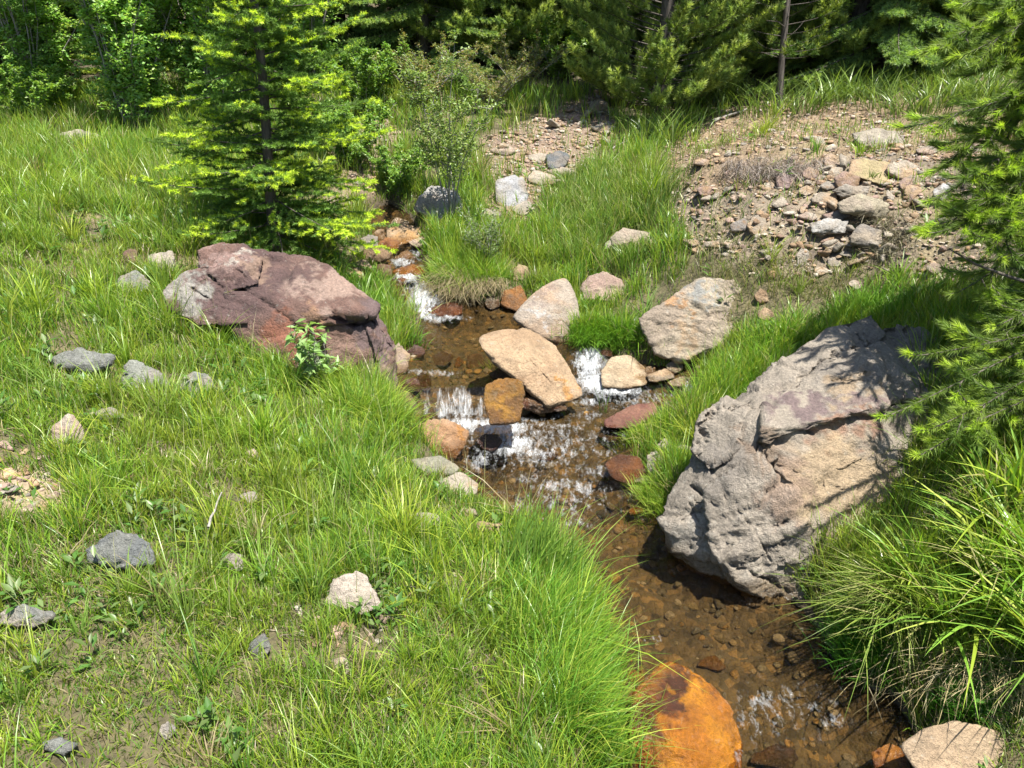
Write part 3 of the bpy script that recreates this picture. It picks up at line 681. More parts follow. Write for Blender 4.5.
# --- stones one by one: label, centre x, centre y, width, height (photo pixels), colours, wetness
TINT = 0.74
S = [
 ('upright tan stone between the purple boulder and the stream', 398, 359, 20, 34, PINK2, TAN, 0), ('dark round stone at the left edge of the upper pool', 416, 350, 16, 13, PURP, PURP2, .4),
 ('wet red brown stone on the left edge of the upper pool', 423, 369, 16, 16, RUST2, BRN, .4), ('pinkish purple round stone left of the waterfall lip', 412, 381, 20, 15, PURP2, PURP, .3),
 ('dark wet rock in the middle of the upper pool', 441, 346, 20, 13, BRN, RUST2, .9), ('small brown stone beside the dark pool rock', 458, 346, 9, 9, ORNG2, BRN, .7), ('low wet rock at the upstream end of the tan slab', 475, 345, 20, 16, BRN, TAN2, .6),
 ('red wet rock at the foot of the upper cascade', 447, 304, 32, 14, RUST2, RUST, .6), ('wet orange rock left of the smooth pale boulder', 515, 298, 30, 22, ORNG2, BRN, .6), ('tan rock poking out of the bank above the wet orange rock', 521, 273, 18, 16, TAN, BRN2, 0), ('small pale rock at the waterline under the bank tussock', 492, 304, 16, 12, PALE2, BRN, .3),
 ('grey beige rock topmost in the upper creek bed', 401, 217, 19, 14, PALE, PINK2, 0), ('large orange tan rock in the upper creek bed', 404, 231, 38, 20, (.46, .27, .11), TAN, 0), ('small tan rock left of the large orange tan rock', 382, 224, 17, 11, TAN, BRN2, 0),
 ('pink tan stone on the right side of the upper creek', 420, 243, 18, 10, PINK2, TAN, 0), ('dark orange rock under the large orange tan rock', 388, 239, 22, 13, ORNG2, RUST, .3), ('brown rock in the centre of the upper creek', 407, 251, 22, 16, BRN2, PINK, .2), ('wet amber rock above the upper cascade', 408, 264, 30, 16, ORNG2, RUST2, .6),
 ('flat brown rock in the upper creek by the fir shade', 376, 255, 28, 14, BRN2, BRN, 0), ('light tan stone left of the upper creek, upper of two', 361, 266, 20, 12, TAN, PALE2, 0), ('light tan stone left of the upper creek, lower of two', 353, 275, 22, 11, (.48, .33, .18), TAN, 0), ('grey wet stone under the fir on the upper creek', 371, 243, 18, 14, GREY, GREY2, .2), ('small rust stone splitting the upper cascade', 402, 275, 10, 8, RUST, PURP2, .6),
 ('brown stone on the left lip of the upper cascade', 384, 270, 14, 12, BRN, RUST2, .4),
 ('thin tan slab in the stone stack by the right bank', 661, 376, 24, 11, TAN, PALE2, 0), ('flat pale stone at the right end of the stone stack', 680, 377, 22, 10, PALE, TAN, 0), ('cream stone on top of the stone stack', 675, 366, 16, 11, PALE, PALE2, 0), ('small brown stone at the left end of the stone stack', 650, 370, 10, 10, BRN2, TAN, 0), ('dark red stone at the right waterfall lip', 594, 352, 14, 12, RUST2, PURP, .5), ('small dark brown stone above the cream wedge', 607, 352, 12, 9, BRN, RUST2, .3),
 ('upright white stone in the right bank grass, lower of two', 655, 461, 15, 19, PALE, GREY, 0), ('white stone in the right bank grass, upper of two', 663, 446, 11, 17, PALE, GREY, 0), ('pinkish stone in the right bank grass next to the huge grey boulder', 683, 450, 16, 13, PINK2, PALE, 0), ('small orange stone lying in the shallow water', 637, 505, 14, 8, (.48, .25, .09), TAN, .2),
 ('flat beige stone half hidden in the left bank grass', 424, 519, 32, 15, PALE, PALE2, 0), ('tan wet stone at the left water edge', 486, 527, 34, 11, TAN, BRN, .3), ('small brown stone at the left water edge', 470, 512, 16, 9, BRN2, PALE2, .3), ('pale wet pebble stone below the rust brown rock', 643, 480, 16, 6, PALE, GREY, .3),
 ('blue grey stone with a red side in the left meadow', 143, 379, 42, 36, BLUE, (.30, .27, .25), 0), ('low blue grey stone in the grass left of the red sided stone', 82, 360, 58, 26, BLUE2, BLUE, 0), ('mottled grey stone in the grass right of the red sided stone', 194, 384, 34, 22, BLUE, GREY, 0), ('upright pale stone beside the bare patch at the left edge', 65, 434, 30, 32, PALE, PINK2, 0),
 ('small tan stone alone in the middle of the left meadow', 251, 454, 13, 12, TAN, PALE, 0), ('dark grey flat stone sunk in the left meadow', 122, 548, 56, 40, (.17, .18, .18), BLUE2, 0), ('small grey stone in the meadow between the dark and the white rock', 233, 562, 24, 16, GREY, PALE, 0), ('cream white angular rock with a dark crack in the near meadow', 352, 593, 48, 42, (.52, .44, .36), PALE, 0),
 ('white chip of rock beside the cream white angular rock', 378, 592, 18, 14, PALE, GREY, 0), ('small dark grey stone at the bottom left corner', 57, 742, 30, 18, (.18, .18, .17), BLUE2, 0), ('grey stone under weeds at the left edge of the photo', 24, 612, 46, 22, BLUE2, GREY, 0), ('pale pink stone in the near meadow below the cream white rock', 341, 664, 22, 16, PINK2, PALE, 0),
 ('mossy grey stone in the near meadow', 260, 646, 20, 24, GREY2, BLUE2, 0), ('grey stone in the grass left of the purple boulder', 133, 285, 32, 22, GREY, BLUE, 0), ('pale stone in the grass above the grey meadow stone', 163, 261, 30, 20, PALE, GREY, 0), ('long pale grey rock at the upper end of the meadow by the bushes', 81, 138, 38, 14, PALE, GREY, 0), ('small brown stone between two pale meadow stones', 130, 256, 14, 14, PURP2, BRN, 0),
 ('small grey stone at the bottom of the near meadow', 166, 730, 14, 16, GREY, GREY2, 0), ('tiny pale stone by the bare patch', 68, 478, 10, 8, PALE, PINK2, 0), ('pointed grey stone behind the purple boulder', 329, 268, 10, 14, GREY, PALE, 0), ('light grey stone sunk in the near meadow grass', 248, 497, 20, 12, GREY, PALE, 0), ('flat grey stone in meadow below mottled grey stone', 105, 412, 34, 12, GREY, BLUE2, 0),
 # middle bank behind the thin shrub
 ('grey white boulder behind the thin shrub stems', 440, 203, 44, 30, (.40, .39, .38), GREY, 0), ('bluish white boulder right of the thin shrub', 510, 192, 30, 34, (.42, .42, .43), GREY, 0), ('pale rock below the bluish white boulder', 524, 208, 20, 14, PALE, GREY, 0), ('tan flat rock above the bluish white boulder', 541, 178, 30, 13, PALE, TAN, 0), ('pale rock on the middle bank right of the tan flat rock', 562, 172, 24, 10, PALE, PINK2, 0),
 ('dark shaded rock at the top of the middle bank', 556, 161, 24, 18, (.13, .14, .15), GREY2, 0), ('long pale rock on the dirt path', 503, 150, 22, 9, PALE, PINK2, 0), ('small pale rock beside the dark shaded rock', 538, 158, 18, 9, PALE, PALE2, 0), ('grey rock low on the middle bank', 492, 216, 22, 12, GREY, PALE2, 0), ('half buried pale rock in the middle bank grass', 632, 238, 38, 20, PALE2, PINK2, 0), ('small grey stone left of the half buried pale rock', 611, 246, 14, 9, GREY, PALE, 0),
 ('pale stone on the dirt path between trees', 598, 106, 22, 11, PALE2, TAN, 0), ('flat tan stone in the tree shade on the middle bank', 604, 128, 22, 8, PALE, TAN, 0), ('brown stone on the dirt path', 575, 118, 14, 7, PINK, BRN2, 0),
 # right scree
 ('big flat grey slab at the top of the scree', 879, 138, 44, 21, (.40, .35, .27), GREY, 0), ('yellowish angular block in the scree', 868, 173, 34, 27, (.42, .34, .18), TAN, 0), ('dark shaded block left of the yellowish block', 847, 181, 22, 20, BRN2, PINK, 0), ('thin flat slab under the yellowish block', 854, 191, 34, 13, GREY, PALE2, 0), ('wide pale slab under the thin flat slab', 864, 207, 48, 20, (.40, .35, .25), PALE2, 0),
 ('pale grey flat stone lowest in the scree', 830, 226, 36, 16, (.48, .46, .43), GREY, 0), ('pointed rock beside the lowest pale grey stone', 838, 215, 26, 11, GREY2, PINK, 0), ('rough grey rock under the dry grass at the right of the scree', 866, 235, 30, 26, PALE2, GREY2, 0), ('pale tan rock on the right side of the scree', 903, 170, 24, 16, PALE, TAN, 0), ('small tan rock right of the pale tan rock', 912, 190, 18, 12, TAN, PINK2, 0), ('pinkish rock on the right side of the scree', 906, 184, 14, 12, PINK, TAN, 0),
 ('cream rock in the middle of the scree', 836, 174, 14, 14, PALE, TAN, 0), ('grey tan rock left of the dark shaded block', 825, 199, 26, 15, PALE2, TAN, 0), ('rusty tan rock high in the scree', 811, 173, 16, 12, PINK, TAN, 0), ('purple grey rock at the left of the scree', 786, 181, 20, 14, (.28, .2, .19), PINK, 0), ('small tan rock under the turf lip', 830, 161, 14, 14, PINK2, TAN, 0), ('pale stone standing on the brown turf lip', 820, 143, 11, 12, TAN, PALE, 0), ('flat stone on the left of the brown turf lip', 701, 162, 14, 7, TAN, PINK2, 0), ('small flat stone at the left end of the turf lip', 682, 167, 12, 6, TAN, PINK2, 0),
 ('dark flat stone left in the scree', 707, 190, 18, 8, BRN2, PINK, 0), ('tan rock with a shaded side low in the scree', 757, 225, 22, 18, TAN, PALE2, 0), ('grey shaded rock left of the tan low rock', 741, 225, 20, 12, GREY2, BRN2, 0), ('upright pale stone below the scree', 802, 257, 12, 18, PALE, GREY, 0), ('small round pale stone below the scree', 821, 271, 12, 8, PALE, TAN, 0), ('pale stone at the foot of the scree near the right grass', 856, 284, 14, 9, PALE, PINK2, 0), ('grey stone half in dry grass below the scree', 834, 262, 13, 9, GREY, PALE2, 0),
 ('dark wet rock wedged under the lower end of the tan slab', 538, 404, 48, 18, BRN, RUST2, .9), ('dark wet rock under the left edge of the tan slab', 503, 372, 22, 16, BRN, RUST2, .9), ('dark wet rock sticking out in the middle of the stream', 612, 425, 22, 10, BRN, (.1, .07, .05), .9), ('small dark wet rock in the rapids below the left fall', 548, 437, 18, 10, BRN, (.1, .07, .05), .9), ('dark wet rock at the lower rapids by the orange boulder', 780, 738, 46, 22, (.12, .09, .06), BRN, .9), ('small wet amber rock in the lower rapids', 715, 640, 30, 14, (.30, .17, .05), BRN, .9),
 ('pinkish stone by the pine twigs', 935, 268, 16, 11, PINK2, PALE, 0), ('white stone seen through the pine twigs', 941, 192, 16, 16, (.55, .55, .55), GREY, 0), ('tan stone in the pine shade', 928, 150, 20, 8, PINK2, GREY, 0), ('tan rock behind the pale boulder on the right', 762, 296, 12, 14, BRN2, TAN, 0), ('small brown rock right of the pale boulder', 765, 312, 14, 12, TAN, BRN, 0),
 ('pale stone on the scree left of the lowest grey stone', 808, 216, 16, 8, PINK2, PALE, 0), ('square tan stone near the dry roots', 806, 190, 14, 10, TAN, PALE, 0), ('thin grey stone in scree middle', 829, 186, 18, 8, GREY, BRN2, 0), ('light stone under the dry roots', 770, 186, 12, 8, PALE, TAN, 0),
]
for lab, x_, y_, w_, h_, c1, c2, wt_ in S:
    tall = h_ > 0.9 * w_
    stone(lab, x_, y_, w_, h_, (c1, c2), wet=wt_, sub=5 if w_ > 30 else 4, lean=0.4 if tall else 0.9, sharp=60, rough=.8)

# --- small loose stones of the scree, shared meshes
def pebble_mesh(seed, sub=3, sharp=60):
    r = np.random.default_rng(seed); p = r.normal(size=(8, 3)); p /= np.linalg.norm(p, axis=1)[:, None]; p *= (1, .75, .5)
    v, t, U, c = blob(p, sub, sharp); v = rock_detail(v, t, 2.0, seed, 0.6); return v - v.mean(0), t
sm = {}
for ci, (nm, c1, c2) in enumerate([('tan', TAN, PALE), ('grey', GREY, PALE2), ('pale', PALE, PALE2), ('brown', BRN2, PINK)]):
    for k in range(3):
        v, t = pebble_mesh(100 + ci * 10 + k)
        sm[(ci, k)] = (nm, mesh('stone', v, tris=t, attrs={'col': rock_color(v, k + 3, c1, c2, 2.0), 'wet': np.zeros(len(v))}, mat=M_ROCK, smooth=False))
cnt = 0
spots = [(SCREE, 105, 'loose scree on the right bank', 'scattered over the right bank scree'), (BANKROCK, 30, 'dirt of the middle bank', 'lying on the dirt path of the middle bank')]
for poly, num, grp, where in spots:
    pl = np.array(poly, float); lo, hi = pl.min(0), pl.max(0); made = 0
    while made < num:
        x_, y_ = rr.uniform(lo, hi)
        if x_ > 915 or not inpoly(np.array([x_]), np.array([y_]), pl)[0]: continue
        g = G(x_, y_); s_ = min(max(rr.gamma(4.0, 1.7), 4.0), 12) * project(g)[2] / F
        ci, k = rr.integers(0, 4), rr.integers(0, 3); nm, me = sm[(ci, k)]
        o = obj('stone', me, loc=g + (0, -0.3 * s_, 0.32 * s_)); o.scale = (s_, s_ * rr.uniform(.7, 1.1), s_ * rr.uniform(.7, 1.2)); o.rotation_euler = (rr.uniform(-.4, .4), rr.uniform(-.4, .4), rr.uniform(0, 6.28))
        tag(o, f'small {nm} stone {where}', 'stone', f'small {nm} stones in the {grp}'); made += 1

# --- gravel (uncountable): stream bed, scree, bare soil
def gravel(name, pts, sizes, colors, wet, mat, seed):
    r = np.random.default_rng(seed); protos = []
    for k in range(8):
        p = r.normal(size=(9, 3)); p /= np.linalg.norm(p, axis=1)[:, None]; p *= (1, .8, .55)
        v, t, U, c = blob(p, 2, 14); protos.append(v - v.mean(0))
    A = Acc(); n = len(pts); ch = r.integers(0, 8, n)
    for k in range(8):
        m = np.nonzero(ch == k)[0]
        if not len(m): continue
        v = protos[k]; an = r.uniform(0, 6.28, len(m)); ca, sa = np.cos(an), np.sin(an)
        x = v[None, :, 0] * ca[:, None] - v[None, :, 1] * sa[:, None]; y = v[None, :, 0] * sa[:, None] + v[None, :, 1] * ca[:, None]
        z = np.tile(v[:, 2], (len(m), 1)) * r.uniform(.7, 1.2, (len(m), 1))
        q = np.stack([x, y, z], 2) * sizes[m][:, None, None] + pts[m][:, None, :]
        tt = (t[None] + (np.arange(len(m)) * len(v))[:, None, None]).reshape(-1, 3)
        A.add(q.reshape(-1, 3), t=tt, c=np.repeat(colors[m], len(v), 0))
    me = A.mesh(name, mat, smooth=False); at = me.attributes.new('wet', 'FLOAT', 'POINT'); at.data.foreach_set('value', np.full(len(me.vertices), wet, np.float32))
    return tag(obj(name, me), kind='stuff')
def scatter(n, x0, x1, y0, y1, seed, dens, pre=None):
    r = np.random.default_rng(seed); x = r.uniform(x0, x1, n); y = r.uniform(y0, y1, n)
    if pre: k = r.uniform(0, 1, n) < pre(x, y); x, y = x[k], y[k]; n = len(x)
    k = r.uniform(0, 1, n) < dens(x, y)
    return x[k], y[k], r
x_, y_, r_ = scatter(9000, -2.2, 2.2, 1.2, 8.5, 31, lambda x, y: (stream_d(x, y) < 0.05) * np.clip(3.0 / y, .2, 1))
sz = r_.gamma(2.2, 0.008, len(x_)) + 0.008; sz = np.minimum(sz, .07)
pal = np.array([(.20, .145, .07), (.13, .10, .05), (.09, .075, .045), (.30, .18, .055), (.19, .16, .10), (.30, .25, .17), (.13, .115, .08)])
gravel('streambed_gravel', np.c_[x_, y_, ground(x_, y_) + .0 * sz], sz, pal[r_.integers(0, 7, len(x_))] * r_.uniform(.55, 1.25, (len(x_), 1)), .25, M_ROCK, 5)
def pxmask(x, y, polys, soft=6):
    px, py, d = project(np.c_[x, y, ground(x, y)])
    px = px + 12 * n2(x, y, 3, 2.0, 2); py = py + 7 * n2(x, y, 3, 5.0, 2)
    m = np.zeros(len(x))
    for p in polys: m = np.maximum(m, sstep(soft, -soft, sdpoly(px, py, p)))
    return m
x_, y_, r_ = scatter(60000, -2.6, 4.2, 2.0, 12.5, 32, lambda x, y: np.clip(pxmask(x, y, [SCREE, BANKROCK, BARE]) + .45 * pxmask(x, y, [DUFF, LEFTPATH]) + .3 * (y < 3.4) * (x < 0) * sstep(.0, .5, n2(x, y, 1.7, 12.0, 3)), 0, 1) * (stream_d(x, y) > .1))
sz = r_.gamma(1.6, 0.008, len(x_)) + 0.006; bigk = r_.uniform(0, 1, len(x_)) < .07; sz = np.minimum(np.where(bigk, r_.uniform(.03, .065, len(x_)), sz), .065)
pal = np.array([TAN, PALE, PINK2, BRN2, GREY, PINK, TAN2])
gravel('scree_gravel', np.c_[x_, y_, ground(x_, y_) + .15 * sz], sz, pal[r_.integers(0, 7, len(x_))] * r_.uniform(.7, 1.25, (len(x_), 1)), 0, M_ROCK, 6)

# =====================================================================  grass
def blades(A, base, h, wd, lean_dir, lean, col, tipcol, r, seg=3, face=None):
    n = len(base); az = r.uniform(0, 6.28, n) if face is None else face
    side = np.stack([np.cos(az), np.sin(az), np.zeros(n)], 1)
    ld = np.stack([np.cos(lean_dir), np.sin(lean_dir), np.zeros(n)], 1)
    ts = [0, .38, .74, 1.0] if seg == 3 else list(np.linspace(0, 1, seg + 1))
    wf = np.interp(ts, [0, .3, .7, 1], [.75, 1, .66, 0.0])
    V, C = [], []
    for t, f in zip(ts, wf):
        bend = lean * t * t
        drop = np.where(lean > 1, 0.55 * (lean - 1) * t ** 3, 0)
        p = base + ld * (h * bend * 0.8)[:, None]; p = p.copy(); p[:, 2] += h * (t * np.sqrt(np.maximum(1 - 0.35 * np.minimum(lean, 1.2) ** 2 * t, .25)) - drop)
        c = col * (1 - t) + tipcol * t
        if f > 0:
            V += [p - side * (wd * f / 2)[:, None], p + side * (wd * f / 2)[:, None]]; C += [c, c]
        else: V.append(p); C.append(c)
    V = np.stack(V, 1); C = np.stack(C, 1); m = V.shape[1]; o = (np.arange(n) * m)[:, None]
    q = np.concatenate([o + np.array([2 * k, 2 * k + 1, 2 * k + 3, 2 * k + 2]) for k in range(len(ts) - 2)], 0)
    t_ = o + np.array([m - 3, m - 2, m - 1])
    A.add(V.reshape(-1, 3), t=t_, q=q, c=C.reshape(-1, 3))

GREENS = np.array([(.20, .34, .028), (.15, .29, .028), (.27, .38, .035), (.105, .235, .035), (.33, .40, .05), (.19, .32, .065)])
STRAW = np.array([(.36, .30, .15), (.30, .24, .13), (.42, .36, .22)])
def gcolor(n, r, patch, dry=0.06):
    c = GREENS[r.integers(0, len(GREENS), n)] * r.uniform(.75, 1.2, (n, 1))
    c = c * (1 - .35 * patch[:, None]) + np.array((.28, .32, .04)) * .35 * patch[:, None]
    d = r.uniform(0, 1, n) < dry
    c[d] = STRAW[r.integers(0, 3, d.sum())] * r.uniform(.8, 1.1, (d.sum(), 1)); return c

NOGRASS = [SCREE, DUFF]
def lod(x, y): return np.clip((2.4 / np.maximum(y, 1.5)) ** 1.3, .06, 1) * np.where(np.abs(x) < .74 * (y * cp + 1.0) + .5, 1, .4 * (np.abs(x) < 1.1 * (y * cp + 1.0) + 1.2))
def clear_of_rocks(x, y, big=1.0):     # 0 under a rock; second value: how tall grass may stand in front of it
    k = np.ones(len(x)); hm = np.full(len(x), 9.0)
    for cx, cy_, rad, size in EXCL:
        if size > big: continue
        dx, dy = x - cx, y - cy_; D = math.hypot(cx, cy_); u = (-cx / D, -cy_ / D)
        near = (np.abs(dx) < 3 * rad + .6) & (np.abs(dy) < 3 * rad + .6)
        if not near.any(): continue
        a, b_ = dx[near], dy[near]; d = np.hypot(a, b_ / 1.15); t = a * u[0] + b_ * u[1]; sd_ = np.abs(a * u[1] - b_ * u[0])
        k[near] *= sstep(.45 * rad, .95 * rad, d)
        lim = .035 + np.maximum(t - .1 * rad, 0) * (2.0 / D) * 2.0 + .02
        lim = np.where((sd_ < 1.05 * rad) & (t > 0) & (t < .5 + rad), lim, 9.0); hm[near] = np.minimum(hm[near], lim)
    return k, hm
def meadow_density(x, y):
    sd = stream_d(x, y); px, py, d = project(np.c_[x, y, ground(x, y)])
    k = 1.0 * (sd > 0.05)
    k = k * (1 - .95 * pxmask(x, y, NOGRASS)) * (1 - .84 * pxmask(x, y, [BANKROCK, LEFTPATH])) * (1 - .93 * pxmask(x, y, [BARE], 10))
    c = n2(x, y, 1.7, 12.0, 3); lo = sstep(340, 60, px) * sstep(450, 600, py); k = k * (1 - (.85 - .2 * lo) * sstep(.12 - .2 * lo, .55 - .2 * lo, c)) * (1 - .25 * lo)
    k = k * (.45 + .75 * sstep(-.4, .35, n2(x, y, 6.0, 15.0, 2)))
    k = k * (1 - .8 * pxmask(x, y, [[(690, 225), (930, 280), (960, 300), (900, 312), (800, 330), (760, 335), (690, 290)]], 10)) * (1 - .6 * pxmask(x, y, [[(580, 255), (700, 255), (700, 300), (600, 300)]], 8))
    k = k * np.where((y > 8.3) & (x > -1.2), .35, 1)
    return k * (np.abs(px - 512) < 1300) * (d > .3)
A = Acc()
x_, y_, r_ = scatter(3000000, -7.5, 6.5, 1.0, 11.5, 41, meadow_density, lod)
print('meadow blades', len(x_))
n = len(x_); sd = stream_d(x_, y_)
px, py, _ = project(np.c_[x_, y_, ground(x_, y_)])
hn = n2(x_, y_, 1.1, 22.0, 2); hm = n2(x_, y_, 4.0, 25.0, 2)
hh = (0.105 + 0.07 * hn + 0.07 * hm).clip(.04, .32)
hh = hh + .10 * sstep(.5, .08, sd) * (py > 330)
hh = hh * np.interp(y_, [1.5, 3, 4.5, 7, 10], [.85, 1.0, 1.3, 1.7, 1.9])
hh = hh * np.where((px > 470) & (py < 290), np.where(px < 700, 1.15, .7), 1)
hh = hh * r_.uniform(.5, 1.35, n)
hh = hh * (1 - .5 * sstep(24, -10, sdpoly(px, py, [(400, 425), (440, 410), (480, 470), (545, 520), (500, 545), (420, 500), (390, 460)])))
wd = r_.uniform(.0028, .0052, n) * np.interp(y_, [2, 5, 10], [1, 1.35, 2.0])
patch = sstep(-.1, .5, n2(x_, y_, .9, 30.0, 2))
dry = .03 + .16 * sstep(0, .5, n2(x_, y_, 1.9, 12.0, 3)) + .22 * sstep(320, 60, px) * sstep(470, 600, py)
hh = hh * (1 - .3 * sstep(360, 120, px) * sstep(450, 600, py))
c = gcolor(n, r_, patch, dry)
kx, hx = clear_of_rocks(x_, y_); hh = np.minimum(hh, hx * r_.uniform(.7, 1.3, n)) * np.maximum(kx, .05)
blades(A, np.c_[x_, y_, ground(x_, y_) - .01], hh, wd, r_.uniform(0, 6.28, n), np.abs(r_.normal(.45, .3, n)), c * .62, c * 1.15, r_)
tx_, ty_, tr_ = scatter(9000, -6.5, 5.0, 1.1, 9.0, 45, lambda x, y: meadow_density(x, y) * .8, lod)
k_ = np.repeat(np.arange(len(tx_)), 34); n = len(k_); a_ = tr_.uniform(0, 6.28, n); q_ = tr_.gamma(1.5, .018, n)
x_, y_ = tx_[k_] + np.cos(a_) * q_, ty_[k_] + np.sin(a_) * q_
h_ = (.07 + tr_.gamma(1.5, .066, len(tx_))).clip(.07, .38)[k_] * tr_.uniform(.5, 1.15, n) * np.interp(y_, [1.5, 5], [.85, 1.25])
kx, hx = clear_of_rocks(x_, y_); h_ = np.minimum(h_, hx) * np.maximum(kx, .05)
pc = gcolor(len(tx_), tr_, tr_.uniform(0, 1, len(tx_)), .05)[k_] * tr_.uniform(.85, 1.15, (n, 1))
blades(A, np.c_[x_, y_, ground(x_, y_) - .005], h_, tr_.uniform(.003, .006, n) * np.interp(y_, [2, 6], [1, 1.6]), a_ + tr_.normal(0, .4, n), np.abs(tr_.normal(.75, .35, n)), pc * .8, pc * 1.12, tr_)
# short under-layer, its colour darkened as shadow between the blades; seed stalks
x_, y_, r_ = scatter(1600000, -7.0, 6.0, 1.0, 9.0, 42, meadow_density, lod)
n = len(x_); c = gcolor(n, r_, np.zeros(n), .16) * .8
blades(A, np.c_[x_, y_, ground(x_, y_) - .005], r_.uniform(.02, .065, n), r_.uniform(.003, .006, n) * np.interp(y_, [2, 6], [1, 1.5]), r_.uniform(0, 6.28, n), np.abs(r_.normal(.8, .4, n)), c * .85, c, r_)
x_, y_, r_ = scatter(26000, -6.5, 4.5, 1.2, 9.5, 43, lambda x, y: meadow_density(x, y) * .8, lod)
n = len(x_); bz = np.c_[x_, y_, ground(x_, y_)]; h_ = r_.uniform(.18, .42, n) * np.interp(y_, [1.5, 5], [.7, 1.1]); c = np.tile((.30, .34, .12), (n, 1)) * r_.uniform(.8, 1.2, (n, 1))
blades(A, bz, h_, np.full(n, .0025), r_.uniform(0, 6.28, n), np.abs(r_.normal(.25, .15, n)), c, np.tile((.46, .42, .24), (n, 1)), r_)
tag(obj('meadow_grass', A.mesh('meadow_grass', M_GRASS)), kind='stuff')

# broad leaves among the grass
def leaves(A, p, d, up, L, Wd, c, fold=0.25):      # rhombic leaves with a folded midrib
    s = np.cross(d, up); s /= np.linalg.norm(s, axis=1)[:, None] + 1e-9; u2 = np.cross(s, d)
    mid = p + d * (L * .5)[:, None] - u2 * (L * fold * .3)[:, None]
    V = np.stack([p, mid + s * (Wd / 2)[:, None] + u2 * (Wd * fold)[:, None], p + d * L[:, None] - u2 * (L * .12)[:, None], mid - s * (Wd / 2)[:, None] + u2 * (Wd * fold)[:, None], mid], 1)
    o = (np.arange(len(p)) * 5)[:, None]
    t = np.concatenate([o + np.array(k) for k in ((0, 1, 4), (1, 2, 4), (2, 3, 4), (3, 0, 4))], 0)
    A.add(V.reshape(-1, 3), t=t, c=np.repeat(c, 5, 0))
def unit(v): return v / (np.linalg.norm(v, axis=-1, keepdims=True) + 1e-12)
def rdir(r, n, zmin=-.2, zmax=1):
    z = r.uniform(zmin, zmax, n); a = r.uniform(0, 6.28, n); k = np.sqrt(np.maximum(1 - z * z, 0)); return np.stack([k * np.cos(a), k * np.sin(a), z], 1)
A = Acc()
x_, y_, r_ = scatter(9000, -5.5, 4.0, 1.2, 9.0, 51, pre=lod, dens=lambda x, y: meadow_density(x, y) ** .5 * sstep(-.2, .5, n2(x, y, 2.3, 44.0, 2)))
for k in range(7):
    n = len(x_); az = r_.uniform(0, 6.28, n); el = r_.uniform(.1, 1.0, n)
    d = np.stack([np.cos(az) * np.cos(el), np.sin(az) * np.cos(el), np.sin(el)], 1); s_ = r_.uniform(.015, .04, n) * np.interp(y_, [2, 6], [1, 1.6])
    p = np.c_[x_, y_, ground(x_, y_) + r_.uniform(.0, .09, n)] + d * .01
    c = np.array([(.075, .17, .03), (.11, .20, .04), (.13, .19, .06)])[r_.integers(0, 3, n)] * r_.uniform(.8, 1.2, (n, 1))
    leaves(A, p, d, np.tile((0, 0, 1.), (n, 1)), s_ * 1.5, s_ * .6, c)
tag(obj('meadow_herbs', A.mesh('meadow_herbs', M_LEAF)), kind='stuff')

# dry litter and dead roots on the turf lip and the scree edge
A = Acc()
x_, y_, r_ = scatter(42000, -2.6, 4.5, 2.0, 12.0, 52, lambda x, y: (pxmask(x, y, [DUFF]) + .16 * pxmask(x, y, [SCREE, BANKROCK]) + .3 * pxmask(x, y, [BARE], 10) + .5 * (y < 3.6) * (x < .2) * sstep(-.2, .4, n2(x, y, 1.7, 12.0, 3))) * (stream_d(x, y) > .1))
n = len(x_); c = np.array([(.36, .27, .16), (.24, .17, .11), (.44, .37, .25), (.30, .25, .2)])[r_.integers(0, 4, n)] * r_.uniform(.7, 1.1, (n, 1))
blades(A, np.c_[x_, y_, ground(x_, y_) - .01], r_.uniform(.03, .13, n), r_.uniform(.003, .006, n), r_.normal(-1.6, 1.0, n), np.abs(r_.normal(1.3, .4, n)), c, c, r_)
tag(obj('dry_litter', A.mesh('dry_litter', M_DRY)), kind='stuff')

